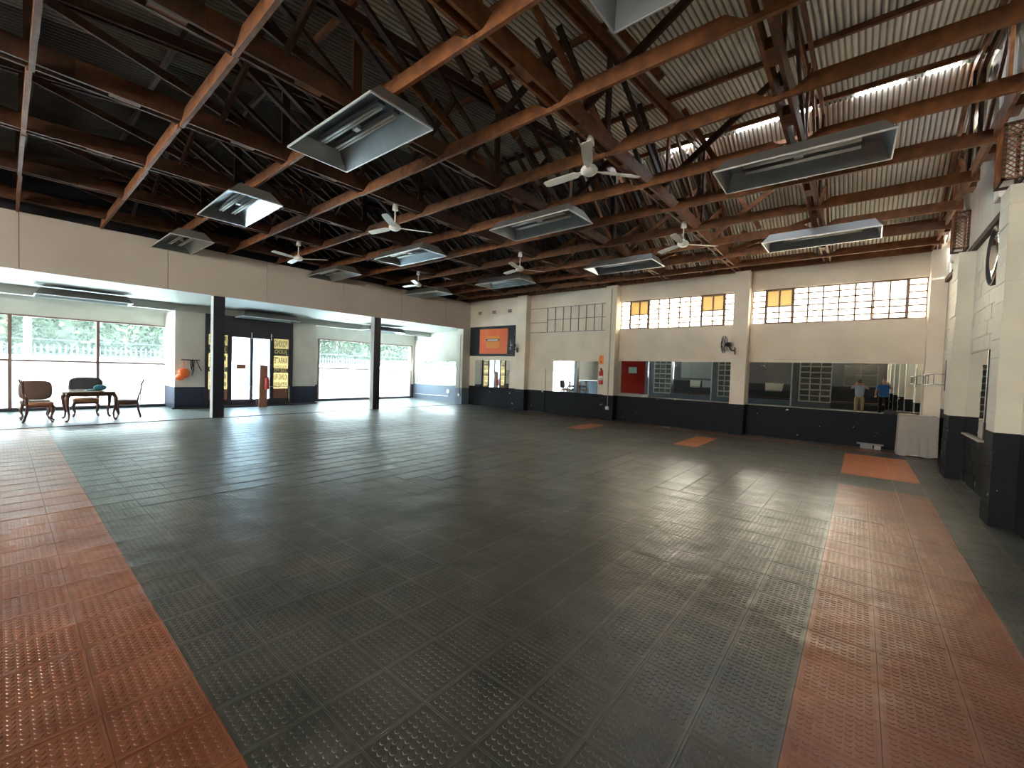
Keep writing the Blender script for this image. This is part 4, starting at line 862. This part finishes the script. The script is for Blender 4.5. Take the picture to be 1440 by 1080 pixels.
def person(lab, loc, rz, arms, top, legs, hairm, bulk, hgt, holds=None):
    t = thing('person', lab, 'person', loc, rz)     # faces +y
    k = hgt/1.75; b = bulk
    J = dict(pel=(0,0,.95), wai=(0,.01*b,1.10), che=(0,.0,1.30), nek=(0,0,1.47), he0=(0,.01,1.54), he1=(0,.02,1.62), he2=(0,.01,1.70),
             hl=(-.10,0,.90), kl=(-.12,.02,.50), al=(-.12,-.02,.09), tl=(-.13,.12,.03), hr=(.10,0,.90), kr=(.13,.02,.50), ar=(.14,-.02,.09), tr=(.16,.12,.03),
             sl=(-.19,0,1.42), sr=(.19,0,1.42), el=arms[0], wl=arms[1], pl=arms[2], er=arms[3], wr_=arms[4], pr=arms[5])
    Rr = dict(pel=(.12*b,.085*b), wai=(.115*b,.085*b), che=(.125*b,.08*b), nek=.055, he0=.078, he1=(.088,.102), he2=(.078,.09), hl=.07*b, kl=.058, al=.04, tl=.035, hr=.07*b, kr=.058, ar=.04, tr=.035,
              sl=.052, sr=.052, el=.042, wl=.03, pl=.035, er=.045, wr_=.03, pr=.035)
    N = list(J); ix = {n_: i for i, n_ in enumerate(N)}; E_ = ['pel-wai','wai-che','che-nek','nek-he0','he0-he1','he1-he2','pel-hl','hl-kl','kl-al','al-tl','pel-hr','hr-kr','kr-ar','ar-tr','che-sl','che-sr','sl-el','el-wl','wl-pl','sr-er','er-wr_','wr_-pr']
    sc = lambda p: tuple(c*k for c in p)
    skin_mesh('body', [sc(J[n_]) for n_ in N], [(ix[a], ix[c]) for a, c in (e.split('-') for e in E_)], [Rr[n_] for n_ in N], 'skin', t)
    # fingers
    for side, (w0, p0) in enumerate(((J['wl'], J['pl']), (J['wr_'], J['pr']))):
        w0, p0 = Vector(w0), Vector(p0); d = (p0-w0).normalized(); sd = d.cross(Vector((0,1,0)));
        if sd.length < .2: sd = d.cross(Vector((1,0,0)))
        sd.normalize(); cu = sd.cross(d)
        for q in range(4):
            L_ = (.072,.082,.078,.06)[q]; o_ = p0+sd*(.026-.0175*q)
            pts = [o_-d*.02, o_+d*L_*.45+cu*.004, o_+d*L_*.75+cu*.018, o_+d*L_*.92+cu*.04]
            MB().tube([sc(p) for p in pts], [.0095,.009,.0082,.0065], 7).build('finger', 'skin', t)
        th = [p0-d*.05+sd*.028, p0-d*.01+sd*.055+cu*.01, p0+d*.025+sd*.06+cu*.025]
        MB().tube([sc(p) for p in th], [.012,.0105,.008], 7).build('thumb', 'skin', t)
    # clothes
    n1 = ['pel','wai','che','nk','sl','sr','ml','mr']; J1 = dict(pel=(0,0,.81), wai=J['wai'], che=J['che'], nk=(0,0,1.45), sl=J['sl'], sr=J['sr'], ml=tuple(Vector(J['sl']).lerp(Vector(J['el']), .75)), mr=tuple(Vector(J['sr']).lerp(Vector(J['er']), .75)))
    r1 = [(.180*b,.145*b),(.175*b,.145*b),(.182*b,.132*b),.068,.082,.082,.066,.066]
    skin_mesh('shirt', [sc(J1[n_]) for n_ in n1], [(0,1),(1,2),(2,3),(2,4),(2,5),(4,6),(5,7)], r1, top, t)
    n2 = [(0,0,1.05),(0,0,.93),J['hl'],J['kl'],(-.12,-.01,.08),J['hr'],J['kr'],(.14,-.01,.08)]
    skin_mesh('trousers', [sc(p) for p in n2], [(0,1),(1,2),(2,3),(3,4),(1,5),(5,6),(6,7)], [(.168*b,.128*b),(.172*b,.134*b),.108*b,.078,.062,.105*b,.078,.062], legs, t, root=1)
    for x in (-.125, .15): MB().blob(sc((x,.05,.042)), (.05,.14,.042), sq=.8).build('shoe', 'shoe', t)
    # head details
    MB().blob(sc((0,-.018,1.705)), (.088,.098,.078), 16, 10).build('hair', hairm, t)
    MB().tube([sc((0,.095,1.645)), sc((0,.118,1.605)), sc((0,.095,1.595))], [.008,.015,.01], 7).build('nose', 'skin', t)
    for s in (-1, 1):
        MB().blob(sc((.032*s,.092,1.64)), (.012,.008,.008), 8, 6).build('eye', 'white', t); MB().blob(sc((.032*s,.099,1.64)), (.005,.003,.005), 6, 5).build('iris', 'blackm', t)
        MB().blob(sc((.085*s,.01,1.62)), (.012,.022,.034), 8, 6).build('ear', 'skin', t)
    MB().tube([sc((-.025,.094,1.563)), sc((0,.10,1.56)), sc((.025,.094,1.563))], .006, 6).build('mouth', 'tan', t)
    return t
pa = person('person in light blue shirt and khaki trousers holding up a phone', (0, -.36, 0), 0,
            [(-.34,.06,1.30), (-.16,.21,1.50), (-.10,.23,1.56), (.34,.06,1.30), (.16,.21,1.50), (.10,.23,1.56)], 'shirtl', 'khaki', 'hair', 1.05, 1.72)
t = thing('phone', 'dark phone held up in front of the face of the person in khaki trousers', 'phone', (0, -.085, 1.605)); B(-.078,-.005,-.037,.078,.004,.037).build('case', 'blackm', t); B(-.07,-.007,-.032,.07,-.005,.032).build('screen', 'greym', t)
person('heavier person in blue shirt and black trousers, one hand raised to the head', (.92, -.45, 0), R(8),
       [(-.28,.03,1.17), (-.29,.10,.97), (-.29,.13,.90), (.33,.05,1.22), (.22,.12,1.46), (.15,.11,1.55)], 'shirtb', 'blackt', 'hairg', 1.28, 1.80)

# ------------------------------------------------------------------ outside
struct(B(-60, -40, -.5, -18.66, 50, -.22).build('ground', 'pave')); struct(B(-18.6, 14.25, -.5, 30, 50, -.22).build('ground', 'pave'))
t = thing('boundary_wall', 'white rendered wall under the steel fence across the pavement', 'wall', (-25.5, 4, -.22)); B(-.1,-22,0,.1,24,1.78).build('wall_body', 'pave', t); B(-.14,-22,1.78,.14,24,1.82).build('coping', 'pave', t)
t = thing('palisade_fence', 'pale steel palisade fence on top of the white boundary wall', 'fence', (-25.5, 4, 1.60))
pm = MB().prism([(-.03,0),(.03,0),(.03,.40),(0,.46),(-.03,.40)], 'x', -.004, .004).mesh('pale', 'pale')
for k in range(230):
    inst('pale', pm, (0, -20+.17*k, 0), t)
for z in (.06, .30, .62): B(.01,-20.5,z,.03,20,z+.025).build('fence_rail', 'pale', t)
t = thing('lamp_post', 'pale slender post standing outside behind the left shop window', 'post', (-24, .6, -.22)); MB().tube([(0,0,0),(0,0,5)], .10, 10).build('post_shaft', 'pave', t); MB().lathe([(.16,0),(.16,.1),(.1,.14)], 12).build('post_base', 'pave', t)
def tree(x, y, h, r, lab, seed):
    rn = random.Random(seed); t = thing('tree', lab, 'tree', (x, y, -.22), 0, 'trees beyond the boundary wall')
    MB().tube([(0,0,0),(.05,.02,h*.3),(.0,.1,h*.6)], [.18,.14,.08], 8).build('trunk', 'bark', t)
    vs = []; fs = []
    for k in range(5200):
        a, bb = rn.uniform(0, 2*math.pi), math.acos(rn.uniform(-1, 1)); rr = rn.uniform(.35, 1)**.4
        d = Vector((math.sin(bb)*math.cos(a), math.sin(bb)*math.sin(a), math.cos(bb))); rr *= .8+.35*noise.noise(d*2.2+Vector((seed,0,0)))
        c = Vector((d.x*r*rr, d.y*r*rr, h*.52+d.z*h*.50*rr)); u = Vector((rn.uniform(-1,1), rn.uniform(-1,1), rn.uniform(-1,1))).normalized()*.16; v = u.cross(Vector((rn.uniform(-1,1),1,0))).normalized()*.07
        o = len(vs); vs += [c-u, c+v, c+u, c-v]; fs.append((o,o+1,o+2,o+3))
    b = MB(); b.add(vs, fs); me = bpy.data.meshes.new('crown'); me.from_pydata(vs, [], fs); me.materials.append(M['leaf']); inst('crown', me, (0,0,0), t)
tx = ['at the far left end of the shop window', 'behind the left mullion of the shop window', 'behind the small table', 'behind the right pane of the shop window', 'behind the entrance doors', 'left in the far shop window', 'behind the second black column', 'right in the far shop window', 'beyond the corner of the alcove']
hg = thing('hedge', 'tall dense hedge closing the view behind the trees', 'hedge', (-34, 6, -.22)); rn = random.Random(77); vs = []; fs = []
for k in range(26000):
    y = rn.uniform(-30, 26); z = rn.uniform(0, 1)**.8*8.2; c = Vector((rn.uniform(-.5,.5)+.5*noise.noise(Vector((y*.5, z*.5, 0))), y, z)); u = Vector((rn.uniform(-.3,.3), rn.uniform(-1,1), rn.uniform(-1,1))).normalized()*.30; v = u.cross(Vector((1, rn.uniform(-.4,.4), 0))).normalized()*.20
    o = len(vs); vs += [c-u, c+v, c+u, c-v]; fs.append((o,o+1,o+2,o+3))
me = bpy.data.meshes.new('foliage'); me.from_pydata(vs, [], fs); me.materials.append(M['leaf']); o = inst('foliage', me, (0,0,0), hg); o['kind'] = 'stuff'; B(-.25,-30,0,.25,26,.9).build('hedge_stems', 'bark', hg)
for k in range(9): tree(-30.5+(k%2)*1.2, -8+4.0*k, 7.0+(k*37 % 5)*.35, 2.25, 'bushy green tree beyond the white wall, '+tx[k], k+1)
for k in range(3): tree(-21+4.4*k, 24, 5, 2.1, 'bushy green tree outside the alcove end window, '+['left', 'middle', 'right'][k]+' one of three', 20+k)
